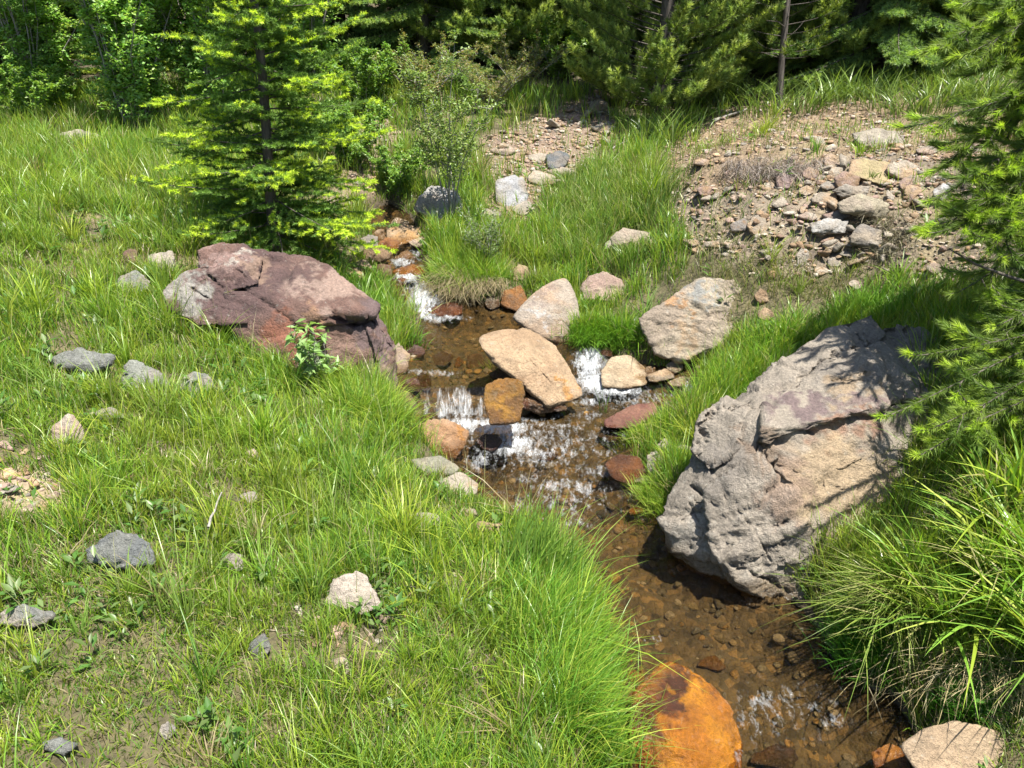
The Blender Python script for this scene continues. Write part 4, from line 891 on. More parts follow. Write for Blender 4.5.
def tuft_px(name, label, spots, n, h, wdt, lean, ldir, spread_px, seed, cols=None, dry=.05, group=None, deadn=0, seg=5, mat=None, cat='grass tuft', tip=1.15, lift=0.0, ljit=.7):
    r = np.random.default_rng(seed); pts = np.array([G(*s) for s in spots]); A = Acc()
    k = r.integers(0, len(pts), n); b = pts[k]; dep = project(b)[2]
    off = r.normal(size=(n, 2)) * (spread_px / F * dep)[:, None] * (1, .6)
    x, y = b[:, 0] + off[:, 0], b[:, 1] + off[:, 1]
    z = ground(x, y) - .01 + lift
    c = (gcolor(n, r, r.uniform(0, .6, n), dry) if cols is None else np.array(cols)[r.integers(0, len(cols), n)] * r.uniform(.8, 1.2, (n, 1)))
    out = np.arctan2(off[:, 1], off[:, 0]); ld = r.normal(ldir, ljit, n) if ldir is not None else out + r.normal(0, .7, n)
    le = np.abs(r.normal(lean, .35, n))
    kx, hx = clear_of_rocks(x, y, .42); hh_ = np.minimum(h * r.uniform(.55, 1.15, n), hx) * np.maximum(kx, .04)
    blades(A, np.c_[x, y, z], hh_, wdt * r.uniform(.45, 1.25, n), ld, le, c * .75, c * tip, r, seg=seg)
    c0 = np.array([x.mean(), y.mean(), z.min()])
    me = A.mesh(name, mat or M_GRASS); me.transform(__import__('mathutils').Matrix.Translation(-c0))
    o = obj(name, me, loc=c0)
    if label: tag(o, label, cat, group)
    if deadn:
        B = Acc(); n = deadn; k = r.integers(0, len(pts), n); b = pts[k]; dep = project(b)[2]; off = r.normal(size=(n, 2)) * (spread_px / F * dep)[:, None] * (1, .4)
        x, y = b[:, 0] + off[:, 0], b[:, 1] + off[:, 1] - .04
        c = STRAW[r.integers(0, 3, n)] * r.uniform(.5, .95, (n, 1))
        blades(B, np.c_[x, y, ground(x, y)], h * r.uniform(.5, .9, n), np.full(n, wdt * .8), r.normal(-1.7, .6, n), r.uniform(1.4, 2.4, n), c, c, r, seg=5)
        m2 = B.mesh('dead_blades', M_DRY); m2.transform(__import__('mathutils').Matrix.Translation(-c0)); obj('dead_blades', m2, o)
    return o
SEDGE = [(.20, .33, .035), (.15, .28, .035), (.27, .36, .04), (.34, .40, .08)]
LUSH = [(.13, .28, .025), (.18, .33, .03), (.11, .25, .03)]
PI = math.pi
tuft_px('grass_tussock', 'tall lush tussock leaning over the near stream from the left bank', [(540, 620), (560, 660), (570, 700), (575, 740), (585, 690), (590, 740), (555, 600), (545, 650), (580, 640)], 5200, .25, .0056, .62, 0.1, 22, 61, cols=LUSH + [(.22, .33, .03), (.30, .36, .06), (.12, .24, .03)], ljit=1.3, dry=.06)
tuft_px('grass_tussock', 'tall upright reedy tuft at the waterside tip of the left bank', [(535, 580), (548, 590), (555, 600), (525, 585)], 330, .40, .008, .28, 0.3, 14, 62, cols=[(.19, .32, .06), (.15, .27, .05), (.24, .36, .06)])
tuft_px('grass_tussock', 'low dense grass tussock in front of the purple boulder', [(340, 398), (365, 405), (310, 385), (380, 412), (285, 372), (350, 420), (385, 425)], 3300, .24, .006, .7, None, 16, 63, cols=SEDGE)
tuft_px('grass_tussock', 'dark green grass strip between the purple boulder and the upper pool', [(370, 302), (380, 315), (392, 330), (362, 290), (398, 338)], 1900, .16, .007, .6, None, 10, 64, cols=LUSH)
tuft_px('grass_tussock', 'bright green cushion of grass under the pinkish angular rock', [(600, 342), (590, 345), (615, 345), (628, 346), (606, 332), (622, 334), (585, 338)], 2600, .19, .006, .9, -1.5, 10, 65, cols=LUSH + [(.14, .25, .03)])
tuft_px('grass_tussock', 'bank tussock with dead straw hanging to the upper pool', [(446, 280), (452, 284), (462, 286), (478, 285), (492, 282), (450, 270), (472, 272)], 2300, .22, .007, .8, None, 9, 66, cols=LUSH + SEDGE, deadn=1300)
tuft_px('grass_tussock', 'thick green tussock between the pale boulder and the huge grey boulder', [(728, 385), (742, 380), (755, 375), (718, 398), (735, 398), (705, 410), (768, 360), (780, 345), (790, 340)], 4600, .18, .0065, .7, None, 14, 67, cols=LUSH + SEDGE)
tuft_px('grass_tussock', 'bright low grass on the right waterline left of the huge grey boulder', [(650, 440), (665, 430), (680, 425), (690, 470), (670, 490), (695, 435), (660, 500), (672, 512), (710, 410), (645, 432), (685, 450)], 6500, .13, .005, .7, None, 13, 68, cols=SEDGE + [(.15, .26, .03)])
tuft_px('grass_tussock', 'tuft of green grass behind the top of the huge grey boulder', [(850, 318), (870, 312), (890, 318), (912, 310), (845, 324)], 1700, .17, .007, .5, None, 14, 69, cols=LUSH + [(.14, .25, .03)])
tuft_px('grass_tussock', 'long pale arching tuft hanging in front of the huge grey boulder', [(884, 610), (896, 600), (878, 620), (902, 620)], 420, .33, .008, 1.2, PI + .5, 12, 70, cols=[(.20, .26, .05), (.16, .24, .04), (.28, .29, .11)], seg=6)
tuft_px('grass_tussock', 'fine dark green tuft low on the right bank beside the water', [(880, 640), (895, 655), (870, 630), (905, 640)], 2600, .20, .004, .6, None, 16, 71, cols=[(.06, .19, .02), (.08, .22, .02)])
tuft_px('grass_tussock', 'feathery green tuft at the foot of the right bank above the pale boulder', [(965, 705), (975, 712), (955, 700)], 900, .13, .004, .6, None, 10, 72, cols=[(.06, .19, .02), (.08, .22, .02)])
tuft_px('grass_tussock', 'small tuft growing on the golden rock behind the slab', [(500, 372), (494, 366)], 130, .10, .005, .8, None, 6, 73, cols=SEDGE, dry=.3)
# right bank sedges and others as uncountable cover
spots_r = [(938 + i * 16 + (j % 2) * 9, 560 + j * 28 + i * 6) for i in range(9) for j in range(6) if 560 + j * 28 + i * 6 < 645 + i * 7]
spots_r += [(1000, 560), (980, 540), (1015, 520), (960, 560), (1040, 600), (1060, 560), (985, 510), (1015, 490)]
rs = np.random.default_rng(9); spots_c = [spots_r[k] for k in rs.choice(len(spots_r), 15, replace=False)] + [(905, 590), (925, 640), (985, 640), (1015, 600)]
o = tuft_px('bank_sedge', None, spots_c, 900, .44, .016, .88, PI + .5, 7, 74, cols=SEDGE + [(.30, .28, .12), (.14, .26, .04)], dry=.04, seg=7, ljit=1.1); tag(o, kind='stuff')
o = tuft_px('bank_undergrowth', None, spots_r, 5200, .15, .005, .7, None, 18, 75, cols=[(.09, .20, .025), (.12, .24, .03), (.07, .16, .02), (.24, .21, .1)], dry=.12); tag(o, kind='stuff')  # greens darkened so the gaps below the sedge look shaded
o = tuft_px('dead_bank_grass', None, [(930, 672), (960, 672), (985, 680), (1010, 685), (940, 660), (900, 650)], 700, .18, .005, 1.4, -1.9, 14, 76, cols=STRAW * .8, seg=5, mat=M_DRY); tag(o, kind='stuff')
sp_t = [(x, 108 + 8 * math.sin(x * .05)) for x in range(690, 1000, 12)] + [(x, 150 + (600 - x) * .1) for x in range(640, 690, 10)]
o = tuft_px('forest_edge_grass', None, sp_t, 1150, .44, .014, .95, None, 13, 77, cols=[(.14, .22, .04), (.19, .28, .05), (.09, .15, .03)], dry=.05); tag(o, kind='stuff')
sp_m = [(560 + i * 12 + (j % 2) * 6, 180 + j * 14) for i in range(12) for j in range(7) if i < 9 - .45 * j and not (i > 7 and j < 1)]
o = tuft_px('tall_bank_grass', None, sp_m, 6500, .27, .008, .45, None, 12, 78, cols=[(.16, .25, .05), (.12, .22, .03), (.22, .27, .08), (.10, .2, .03), (.30, .32, .12)], dry=.1); tag(o, kind='stuff')
o = tuft_px('sparse_dry_grass', None, [(700 + i * 14, 235 + j * 15) for i in range(13) for j in range(5) if not (i > 3 and j < 2)], 1700, .14, .005, .8, None, 12, 79, cols=[(.22, .23, .09), (.30, .26, .14), (.14, .2, .04)], dry=.3); tag(o, kind='stuff')
o = tuft_px('dry_root_mat', None, [(730 + i * 9, 168 + (i % 3) * 5) for i in range(10)], 1500, .19, .004, 1.7, -1.6, 8, 80, cols=[(.32, .29, .27), (.24, .2, .17), (.36, .30, .24)], mat=M_DRY, ljit=.5); tag(o, kind='stuff')
o = tuft_px('dry_root_mat', None, [(868, 225), (875, 235), (885, 228), (895, 245), (880, 250)], 700, .16, .004, 1.5, -1.7, 9, 81, cols=[(.32, .29, .2), (.26, .24, .15)], mat=M_DRY, ljit=.8); tag(o, kind='stuff')

# =====================================================================  trees
def frame(d):
    a = np.where(np.abs(d[:, 2:3]) < .9, np.array([[0, 0, 1.]]), np.array([[1., 0, 0]])); u = unit(np.cross(a, d)); return u, np.cross(d, u)
def tubes(A, P_, Rr, sides=5, col=None):   # P_ (N,K,3), Rr (N,K)
    N, K, _ = P_.shape; T = np.gradient(P_, axis=1); T = unit(T); u, v = frame(T.reshape(-1, 3)); u = u.reshape(N, K, 3); v = v.reshape(N, K, 3)
    an = np.arange(sides) * 2 * math.pi / sides
    V = P_[:, :, None] + Rr[:, :, None, None] * (u[:, :, None] * np.cos(an)[None, None, :, None] + v[:, :, None] * np.sin(an)[None, None, :, None])
    base = (np.arange(N) * K * sides)[:, None, None, None]; k = (np.arange(K - 1) * sides)[None, :, None, None]; s = np.arange(sides); s2 = (s + 1) % sides
    q = np.stack([s, s2, s2 + sides, s + sides], 1)[None, None]
    A.add(V.reshape(-1, 3), q=(q + k + base).reshape(-1, 4))
def needles(A, a, b, per_m, L, wd, ang, col, r, flat=0.0, jit=.25, bright=None):
    d = b - a; ln = np.linalg.norm(d, axis=1); cnt_ = np.maximum(r.poisson(ln * per_m), 1); i = np.repeat(np.arange(len(a)), cnt_); n = len(i)
    t = r.uniform(0, 1, n); ax = unit(d)[i]; u, v = frame(ax); ph = r.uniform(0, 6.28, n); an = ang + r.normal(0, jit, n)
    rad = u * np.cos(ph)[:, None] + v * np.sin(ph)[:, None]
    if flat: rad = rad * (1, 1, 1 - flat); rad = unit(rad)
    dd = unit(ax * np.cos(an)[:, None] + rad * np.sin(an)[:, None]); p = a[i] + d[i] * t[:, None]
    sd_ = unit(np.cross(dd, rdir(r, n, -1, 1))); l = L * r.uniform(.7, 1.15, n)
    V = np.stack([p - sd_ * wd / 2, p + sd_ * wd / 2, p + dd * l[:, None]], 1)
    c = col[i] * r.uniform(.75, 1.25, (n, 1))
    A.add(V.reshape(-1, 3), t=np.arange(n * 3).reshape(n, 3), c=np.repeat(c, 3, 0))

def conifer(H, r0, z0, Lmax, nb, seed, style='fir', per_m=260, nl=.022, nw=.0035, col=(.05, .10, .025), tipc=(.20, .28, .03), tipfrac=.5, spacing=.055, gap=0.0, bare_dead=0.0, lowbias=1.9, eljit=.12, zj=.11, start0=.18):
    r = np.random.default_rng(seed); wood = Acc(); ndl = Acc(); trunk = Acc()
    tz = np.linspace(0, H, 14); tx = .012 * H * np.sin(tz * 2.1 / H * 3 + seed); ty = .012 * H * np.cos(tz * 1.7 / H * 3 + seed); tx -= tx[0]; ty -= ty[0]
    tp = np.c_[tx, ty, tz - .08]; tubes(trunk, tp[None], (r0 * (1 - tz / H) ** .8 + .004)[None] * (1 + .25 * np.exp(-tz / .15)), 9)
    SA, SB, SCc, TW, TR = [], [], [], [], []
    for b in range(nb):
        f = (b + r.uniform(0, 1)) / nb; f = f ** lowbias; h = z0 + (H - z0) * f; rel = f; brightb = r.uniform() < tipfrac
        L = Lmax * ((1 - rel) ** .75) * r.uniform(.65, 1.12) + .08
        if style == 'pine': L = Lmax * (.45 + .55 * math.sin(min(1, .25 + rel) * PI * .8)) * r.uniform(.6, 1.1) * (1 if rel < .85 else .6)
        az = b * 2.39996 + r.uniform(-.4, .4); el = {'fir': .12 - .25 * (1 - rel) + .5 * rel, 'spruce': -.12 + .65 * rel - .2 * (1 - rel), 'pine': .15 + .5 * rel}[style] + r.uniform(-eljit, eljit)
        sag = {'fir': .08, 'spruce': .2, 'pine': .12}[style] * r.uniform(.6, 1.3); up = {'fir': .10, 'spruce': .16, 'pine': .28}[style]
        K = 7; t = np.linspace(0, 1, K); c0 = np.array([np.interp(h, tz, tx), np.interp(h, tz, ty), h - .08])
        dh = np.array([math.cos(az), math.sin(az), 0]); curl = r.uniform(-.2, .2); dp = np.array([-dh[1], dh[0], 0])
        pts = c0 + dh * (L * t * math.cos(el))[:, None] + dp * (curl * L * t * t)[:, None]; pts[:, 2] += L * (t * math.sin(el) - sag * t * t + up * t ** 3)
        TW.append(pts); TR.append(np.maximum(.0075 * (L / 1.0) ** .8 * (1 - t * .85), .002))
        if r.uniform() < bare_dead * (1 - rel): continue
        start = start0 if style != 'pine' else .4
        ns = max(3, int(L * (1 - start) / spacing))
        for k in range(ns):
            q = start + (1 - start) * (k + r.uniform(0, .6)) / ns
            if r.uniform() < gap: continue
            p0 = np.array([np.interp(q, t, pts[:, m]) for m in range(3)]); q2 = min(q + .05, 1); p1 = np.array([np.interp(q2, t, pts[:, m]) for m in range(3)]); q1 = max(q - .05, 0); pm = np.array([np.interp(q1, t, pts[:, m]) for m in range(3)])
            T = p1 - pm; T /= np.linalg.norm(T) + 1e-9; Sd = np.cross(T, (0, 0, 1)); Sd /= np.linalg.norm(Sd) + 1e-9; sg = 1 if k % 2 else -1
            if style == 'pine':
                l = r.uniform(.09, .2) * (1.2 - .4 * q); dv = T * r.uniform(.4, 1) + Sd * sg * r.uniform(.2, .9) + np.array([0, 0, r.uniform(.1, .7)])
                dv /= np.linalg.norm(dv); m_ = p0 + dv * l * .55; e = m_ + (dv + (0, 0, .35)) * l * .45
                SA += [p0 + dv * l * .15, m_]; SB += [m_, e]; cc = np.array(col) * r.uniform(.75, 1.25)
                SCc += [cc, np.array(tipc) * r.uniform(.8, 1.1) if r.uniform() < tipfrac else cc * 1.15]
                continue
            l = (.07 + .42 * (1 - q) * min(1, L)) * r.uniform(.65, 1.15)
            dv = T * .68 + Sd * sg * .75 + np.array([0, 0, r.uniform(-zj, zj) - (.22 if style == 'spruce' else 0)]); dv /= np.linalg.norm(dv)
            m_ = p0 + dv * l * .55; dv2 = dv + T * .25 + np.array([0, 0, -.18 if style == 'spruce' else .05]); dv2 /= np.linalg.norm(dv2); e = m_ + dv2 * l * .45
            cc = np.array(col) * r.uniform(.7, 1.3); tip = r.uniform() < ((.85 if q > .45 else .3) if brightb else .14)
            SA += [p0, m_]; SB += [m_, e]; SCc += [cc, np.array(tipc) * r.uniform(.75, 1.1) if tip else cc * 1.15]
            nsub = int(l / .075)
            for j in range(nsub):
                f2 = (j + .5) / max(nsub, 1); pp = p0 + (e - p0) * f2; sj = 1 if j % 2 else -1; Sd2 = np.cross(dv, (0, 0, 1)); Sd2 /= np.linalg.norm(Sd2) + 1e-9
                d3 = dv * .75 + Sd2 * sj * .7 + np.array([0, 0, r.uniform(-zj, zj) - .02]); d3 /= np.linalg.norm(d3); l3 = (.04 + .35 * (1 - f2) * l) * r.uniform(.7, 1.1)
                tip2 = r.uniform() < ((.8 if q > .55 else .15) if brightb else .08)
                SA.append(pp); SB.append(pp + d3 * l3); SCc.append(np.array(tipc) * r.uniform(.75, 1.1) if tip2 else cc)
        SA.append(pts[-2]); SB.append(pts[-1]); SCc.append(np.array(tipc) if r.uniform() < tipfrac else np.array(col))
    tubes(wood, np.array(TW), np.array(TR), 5)
    SA, SB, SCc = np.array(SA), np.array(SB), np.array(SCc)
    needles(ndl, SA, SB, per_m, nl, nw, 1.0 if style != 'pine' else .75, SCc, r, flat=.45 if style == 'fir' else 0)
    return trunk.mesh('trunk', M_BARK), wood.mesh('branches', M_BARK), ndl.mesh('crown', M_NEEDLE, smooth=False)

def tree_obj(name, meshes, label, cat, loc, rz=0, s=1.0, group=None):
    e = empty(name, loc, rz); e.scale = (s, s, s); tag(e, label, cat, group)
    for nm, me in zip(('trunk', 'branches', 'crown'), meshes): obj(nm, me, e)
    return e
def at(px, dist, dz=0.0):             # ground point under a photo column at a distance
    y = dist; x = (px - 512) / F * (y * cp + (CAMZ - 1.2) * sp)
    return np.array([x, y, ground(np.array([x]), np.array([y]))[0] + dz])

sap = conifer(3.7, .042, .25, .9, 150, 5, 'fir', per_m=680, nl=.028, nw=.0062, col=(.14, .24, .05), tipc=(.52, .66, .06), tipfrac=.8, spacing=.042, gap=.2, lowbias=1.1, eljit=.42, zj=.30, start0=.07)
tree_obj('fir_sapling', sap, 'young fir with bright yellow green new tips standing behind the purple boulder', 'tree', G(276, 256), 0.6)
spr = conifer(6.5, .10, .05, 1.9, 120, 8, 'spruce', per_m=520, nl=.042, nw=.012, col=(.16, .25, .08), tipc=(.33, .44, .12), tipfrac=.5, spacing=.045)
fir = conifer(6.0, .09, .05, 1.7, 120, 12, 'fir', per_m=520, nl=.042, nw=.012, col=(.21, .33, .08), tipc=(.46, .56, .11), tipfrac=.6, spacing=.045)
pin = conifer(6.0, .09, .15, 1.45, 190, 17, 'pine', per_m=620, nl=.07, nw=.010, col=(.20, .28, .08), tipc=(.38, .46, .12), tipfrac=.5, spacing=.038)
tree_obj('fir_tree', fir, 'dense yellow green fir at the far left edge behind the meadow', 'tree', at(10, 11.2), .3, 1.0, 'conifers along the forest edge')
tree_obj('spruce_tree', spr, 'dark spruce behind the thin shrub, its lower boughs shading the bank', 'tree', at(425, 12.2), 1.2, 1.0, 'conifers along the forest edge')
tree_obj('pine_tree', pin, 'olive green bushy pine at the middle left of the forest edge above the dirt path', 'tree', at(535, 13.2), 2.0, 1.0, 'conifers along the forest edge')
tree_obj('pine_tree', pin, 'wide olive pine hanging its shade over the top of the right bank', 'tree', at(655, 10.4), 4.0, 1.0, 'conifers along the forest edge')
young = conifer(5.2, .038, .6, .75, 70, 23, 'pine', per_m=560, nl=.07, nw=.010, col=(.075, .13, .03), tipc=(.19, .25, .04), tipfrac=.6, spacing=.06, bare_dead=.5)
tree_obj('young_pine', (young[0], young[1], young[2]), 'slim young pine with a bare grey lower trunk above the turf lip', 'tree', at(775, 9.9), 1.0)
tree_obj('spruce_tree', spr, 'deep green spruce with lit drooping boughs above the right scree', 'tree', at(880, 10.8), 3.3, 1.05, 'conifers along the forest edge')
back = [(470, 12.7, 'pine'), (600, 13.4, 'pine'), (840, 11.4, 'pine'), (720, 11.9, 'pine'), (-60, 13.5, 'fir'), (90, 14.0, 'spruce'), (190, 13.2, 'fir'), (280, 13.8, 'spruce'), (345, 12.8, 'spruce'), (480, 15.0, 'spruce'), (590, 15.5, 'fir'), (720, 13.2, 'spruce'), (800, 12.5, 'pine'), (960, 12.2, 'spruce'), (1060, 11.0, 'fir'), (-160, 11.5, 'spruce'), (1150, 12, 'spruce'), (150, 17, 'spruce'), (900, 15.5, 'spruce'), (760, 16, 'fir'), (540, 17, 'spruce')]
for k, (px_, d_, st) in enumerate(back):
    tree_obj(st + '_tree', {'fir': fir, 'spruce': spr, 'pine': pin}[st], f'{ {"fir": "yellow green fir", "spruce": "dark green spruce", "pine": "olive pine"}[st]} standing among the trees of the forest edge', 'tree', at(px_, d_), k * 1.7, rng.uniform(.9, 1.25), f'{st} trees in the back rows')

# forest mass behind, uncountable
r_ = np.random.default_rng(90); A = Acc()
n = 26000; ang = r_.uniform(-1.15, 1.15, n); dist = r_.uniform(19, 26, n); x_ = np.sin(ang) * dist; y_ = np.cos(ang) * dist; gz_ = ground(x_, y_)
p = np.c_[x_, y_, gz_ + r_.uniform(0, 9, n) * (.5 + .5 * np.abs(np.sin(ang * 31)))]
c = np.array([(.04, .08, .025), (.06, .10, .03), (.03, .06, .02)])[r_.integers(0, 3, n)]
leaves(A, p, rdir(r_, n, -.5, .3), np.tile((0, 0, 1.), (n, 1)), r_.uniform(.5, 1.0, n), r_.uniform(.25, .5, n), c)
tag(obj('distant_forest', A.mesh('distant_forest', M_LEAF, smooth=False)), kind='stuff')

# --- broadleaf shrubs
def shrub(H, nst, spread, nleaf, ls, cols, seed, base=.0, stem_r=.008, fill=.3, narrow=.5, twig=True):
    r = np.random.default_rng(seed); wood = Acc(); lv = Acc(); K = 8; t = np.linspace(0, 1, K); PT = []
    for s in range(nst):
        az = r.uniform(0, 6.28); L = H * r.uniform(.6, 1.05); out = spread * r.uniform(.3, 1.0)
        b0 = np.array([math.cos(az), math.sin(az), 0]) * .12 * spread * r.uniform(0, 1)
        p = b0 + np.c_[np.cos(az + .6 * t) * out * t ** 1.3, np.sin(az + .6 * t) * out * t ** 1.3, L * t * (1 - .12 * t * out / max(H, .1))] + np.cumsum(r.normal(0, .02 * H / 3, (K, 3)), 0); p[0] = b0 - (0, 0, .05); PT.append(p)
    PT = np.array(PT); TW = []
    tubes(wood, PT, stem_r * (1 - .8 * t)[None] * r.uniform(.6, 1.2, (nst, 1)), 6)
    per = 18
    for p in PT:
        for k in range(per):
            q = r.uniform(fill, 1); p0 = np.array([np.interp(q, t, p[:, m]) for m in range(3)]); d = rdir(r, 1, -.1, .8)[0]; l = r.uniform(.15, .4) * min(H, 2) * .45 * (1.2 - .5 * q)
            mid = p0 + d * l * .5 + r.normal(0, .02, 3); TW.append([p0, mid, p0 + d * l + (0, 0, .03)])
    TW = np.array(TW); tubes(wood, TW, np.tile((stem_r * .3, stem_r * .2, stem_r * .1), (len(TW), 1)), 4)
    i = r.integers(0, len(TW), nleaf); q = r.uniform(.2, 1.0, nleaf); pos = TW[i, 0] + (TW[i, 2] - TW[i, 0]) * q[:, None] + r.normal(0, .022 * (H / 2) ** .5, (nleaf, 3))
    d = rdir(r, nleaf, -.5, .8); up = unit(np.tile((0, 0, 1.), (nleaf, 1)) + r.normal(0, .5, (nleaf, 3)))
    L = ls * r.uniform(.6, 1.25, nleaf); c = np.array(cols)[r.integers(0, len(cols), nleaf)] * r.uniform(.75, 1.25, (nleaf, 1))
    leaves(lv, pos, d, up, L, L * narrow, c)
    return wood.mesh('stems', M_BARKG), lv.mesh('foliage', M_LEAF, smooth=False)
def shrub_obj(name, ms, label, loc, rz=0, s=1.0, group=None, cat='shrub'):
    e = empty(name, loc, rz); e.scale = (s, s, s); tag(e, label, cat, group); obj('stems', ms[0], e); obj('foliage', ms[1], e); return e
bigs = shrub(3.2, 34, 1.25, 34000, .062, [(.26, .44, .09), (.20, .38, .09), (.34, .48, .13)], 101, fill=.08, stem_r=.014)
shrub_obj('leafy_bush', bigs, 'big leafy bright green bush at the top of the left meadow', at(140, 9.7), .4)
shrub_obj('leafy_bush', bigs, 'leafy bush in front of the fir at the far left edge', at(50, 10.4), 1.4, .85)
shrub_obj('leafy_bush', bigs, 'leafy bush filling the gap left of the young fir', at(215, 10.2), 2.4, .95)
shrub_obj('leafy_bush', bigs, 'leafy bush behind the right side of the young fir', at(318, 11.6), 4.0, .9)
low = shrub(.9, 16, .8, 9000, .055, [(.13, .26, .05), (.18, .30, .06), (.22, .33, .05)], 103, fill=.05)
shrub_obj('low_shrub', low, 'low green shrub at the left edge of the meadow top', at(40, 9.6), 0, .8)
shrub_obj('low_shrub', low, 'low bright green shrub right of the young fir', G(352, 168), 2, .75)
shrub_obj('low_shrub', low, 'low green shrub on the bank left of the thin shrub', G(398, 195), 1, .55)
thin = shrub(1.5, 8, .55, 4200, .036, [(.18, .26, .07), (.24, .31, .09), (.14, .22, .06)], 105, fill=.32, stem_r=.009)
shrub_obj('thin_shrub', thin, 'thin willow shrub with grey stems on the bank above the upper pool', G(452, 218), .5)
brown = shrub(.85, 18, .7, 8000, .03, [(.24, .24, .08), (.19, .25, .07), (.30, .23, .10), (.15, .22, .06)], 107, fill=.1)
shrub_obj('brownish_shrub', brown, 'brown tinged low shrub in front of the dark spruce', at(428, 10.6), 0, 1.0)
shrub_obj('low_shrub', brown, 'small olive shrub right of the brown tinged shrub', at(492, 10.4), 2.2, .8)
shrub_obj('low_shrub', low, 'low green shrub at the far end of the dirt path', at(556, 12.0), 1.1, .9)
shrub_obj('low_shrub', brown, 'olive shrub on the left side of the dirt path', at(520, 11.2), 3.0, .9)
shrub_obj('low_shrub', low, 'green shrub between the brown tinged shrub and the young fir', at(372, 10.4), 3.6, .9)
smal = shrub(.5, 12, .32, 1300, .026, [(.10, .17, .04), (.14, .20, .06)], 109, fill=.1, stem_r=.005)
shrub_obj('small_shrub', smal, 'small leafy shrub on the bank tussock over the upper pool', G(492, 270), 0, 1.0)
this = shrub(.42, 5, .16, 260, .065, [(.19, .32, .09), (.25, .38, .13)], 111, fill=.1, stem_r=.006, narrow=.36)
shrub_obj('thistle_plant', this, 'leafy thistle plant in front of the purple boulder', G(322, 392), 0, 1.15, cat='plant')

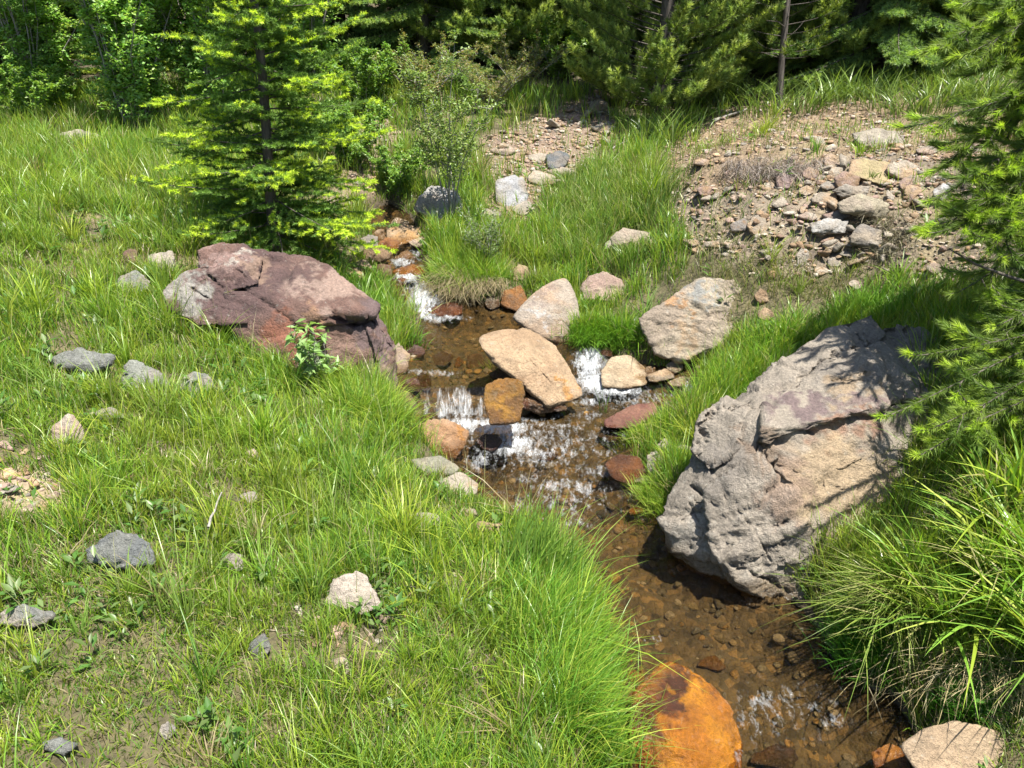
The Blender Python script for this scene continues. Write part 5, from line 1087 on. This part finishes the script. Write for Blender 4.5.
# --- the near pine on the right: branches reach into the frame
def near_pine():
    r = np.random.default_rng(55); base = np.array([3.55, 3.75, 0.0]); base[2] = ground(base[0:1], base[1:2])[0]
    e = empty('pine_tree', base); tag(e, 'near pine with long needles reaching in over the huge grey boulder from the right edge', 'tree')
    trunk = Acc(); wood = Acc(); nd_ = Acc(); H = 3.4; z = np.linspace(0, H, 14)
    tubes(trunk, np.c_[.04 * np.sin(z), .03 * np.cos(z * 1.3), z - .1][None], (.10 * (1 - z / H) ** .8 + .006)[None], 10)
    SA, SB, SC_ = [], [], []
    OLD = [(.15, .23, .04), (.11, .18, .035), (.19, .27, .045)]; NEW = [(.33, .48, .05), (.38, .51, .06)]
    def branch(tip, h0, side=6, sag=.1, rad=.007, new=.35, dens=1.0):
        p0 = np.array([.02, 0, h0]); tip = np.array(tip) - base; K = 9; t = np.linspace(0, 1, K); L = np.linalg.norm(tip - p0)
        pts = p0 + (tip - p0) * t[:, None]; pts[:, 2] -= sag * L * np.sin(t * PI); pts += np.cumsum(r.normal(0, .02, (K, 3)), 0) * t[:, None]
        tubes(wood, pts[None], (rad * (1 - .8 * t) + .0015)[None], 6)
        def shoot(p, d, l, newp):
            d = d / np.linalg.norm(d); m = p + d * l * .6; q = m + (d + (0, 0, .3)) * l * .4
            tubes(wood, np.array([[p, m, q]]), np.array([[.004, .003, .002]]), 5)
            SA.extend([p + d * l * .1, m]); SB.extend([m, q]); c = np.array(OLD[r.integers(3)]); SC_.extend([c, np.array(NEW[r.integers(2)]) if r.uniform() < newp else c * 1.2])
        for k in range(3, K - 1):
            SA.append(pts[k]); SB.append(pts[k + 1]); SC_.append(np.array(OLD[r.integers(3)]) * .8)
        T = tip - p0; T = T / np.linalg.norm(T); S_ = np.cross(T, (0, 0, 1)); S_ /= np.linalg.norm(S_)
        shoot(pts[-1], pts[-1] - pts[-2] + (0, 0, .02), .14, min(1, new * 2))
        new = new * .7
        for k in range(int(side * 3.0)):
            q = .22 + .76 * r.uniform() ** .7; p = np.array([np.interp(q, t, pts[:, m]) for m in range(3)]); sg = 1 if k % 2 else -1
            d = T * r.uniform(.5, 1) + S_ * sg * r.uniform(.3, 1.0) + np.array([0, 0, r.uniform(-.1, .6)]); l = r.uniform(.10, .22)
            shoot(p, d, l, new)
            if r.uniform() < .6:
                d2 = d / np.linalg.norm(d); shoot(p + d2 * l * .5, d2 + np.cross(d2, (0, 0, 1)) * sg * .8, l * .7, new)
    for px_, py_, d_, h0, sd_, nw_ in [
        (962, 20, 3.7, 2.9, 12, .4), (955, 55, 3.6, 2.7, 12, .4), (985, 5, 3.9, 3.0, 12, .3), (985, 80, 3.5, 2.4, 12, .3), (1000, 45, 3.4, 2.6, 14, .3), (1010, 110, 3.6, 2.2, 12, .3), (990, 95, 3.8, 2.3, 10, .3), (1015, 15, 3.6, 2.9, 14, .3), (1020, 70, 3.9, 2.6, 14, .3), (1000, 150, 3.6, 2.0, 8, .6),
        (925, 140, 3.4, 1.8, 5, .9), (950, 130, 3.5, 1.9, 6, .6), (948, 210, 3.3, 1.5, 10, .6), (955, 190, 3.4, 1.6, 9, .6), (985, 225, 3.5, 1.5, 10, .5), (965, 240, 3.3, 1.4, 9, .5), (985, 200, 3.5, 1.6, 10, .4), (950, 262, 3.35, 1.35, 5, .4), (972, 285, 3.4, 1.3, 5, .2), (985, 250, 3.4, 1.4, 10, .4), (1010, 190, 3.7, 1.7, 10, .4),
        (990, 330, 3.5, 1.1, 10, .3), (1000, 300, 3.6, 1.2, 12, .4), (1000, 350, 3.5, 1.0, 10, .2), (1015, 260, 3.6, 1.4, 10, .4), (1000, 375, 3.6, .9, 8, .2), (1020, 400, 3.6, .8, 10, .2),
        (950, 100, 3.6, 2.4, 12, .3), (975, 60, 3.5, 2.6, 14, .3), (1000, 120, 3.5, 2.3, 12, .3), (1015, 150, 3.7, 2.1, 12, .3), (970, 160, 3.5, 1.9, 10, .4), (1010, 230, 3.5, 1.6, 12, .3), (990, 330, 3.4, 1.1, 12, .3), (1015, 320, 3.4, 1.2, 12, .3), (985, 420, 3.3, .8, 12, .3), 
        (915, 352, 3.1, .5, 3, .9), (922, 390, 3.05, .45, 4, .9), (945, 415, 3.1, .4, 7, .8), (930, 440, 3.05, .4, 5, .6), (970, 440, 3.1, .5, 8, .5)]:
        branch(Q(np.float64(px_), np.float64(py_), d_), h0, sd_, new=nw_)
    for k in range(14):               # the rest of the crown, above and behind
        az = r.uniform(-1.2, 1.4); h = r.uniform(1.4, 3.0); L = 1.0
        branch(base + (math.cos(az) * L, math.sin(az) * L + .2, h + .25), h, 12)
    tubes(wood, (np.array([Q(np.float64(a_), np.float64(b_), c_) for a_, b_, c_ in [(1180, 320, 3.9), (1060, 292, 3.5), (1010, 277, 3.45), (975, 264, 3.4), (951, 250, 3.35)]]) - base)[None], np.array([[.011, .010, .008, .006, .003]]), 6)
    SA_, SB_, SCx = np.array(SA), np.array(SB), np.array(SC_)
    needles(nd_, SA_, SB_, 1300, .050, .0032, .5, SCx, r, jit=.22)
    obj('trunk', trunk.mesh('trunk', M_BARK), e); obj('branches', wood.mesh('branches', M_BARK), e); obj('needles', nd_.mesh('needles', M_NEEDLE, smooth=False), e)
near_pine()

# --- dead wood
def log(label, a, b, rad, seed, name='dead_log', up=0.0):
    r = np.random.default_rng(seed); pa, pb = G(*a) + (0, 0, rad + up), G(*b) + (0, 0, rad * 1.5 + up); t = np.linspace(0, 1, 8); A = Acc()
    p = pa + (pb - pa) * t[:, None] + np.cumsum(r.normal(0, rad * .3, (8, 3)), 0); c = p.mean(0); tubes(A, (p - c)[None], (rad * (1 - .5 * t) * r.uniform(.85, 1.15, 8))[None], 8)
    tag(obj(name, A.mesh(name, M_BARKG), loc=c), label, 'log')
log('pale dead log lying in the shade left of the young pine trunk', (712, 124), (748, 113), .02, 1)
log('thin dead stick leaning in the shade of the wide olive pine', (612, 150), (640, 138), .012, 2, 'dead_stick')
log('thin straw coloured stick in the middle of the near meadow', (212, 548), (224, 512), .006, 3, 'dead_stick', .09)
print('done')
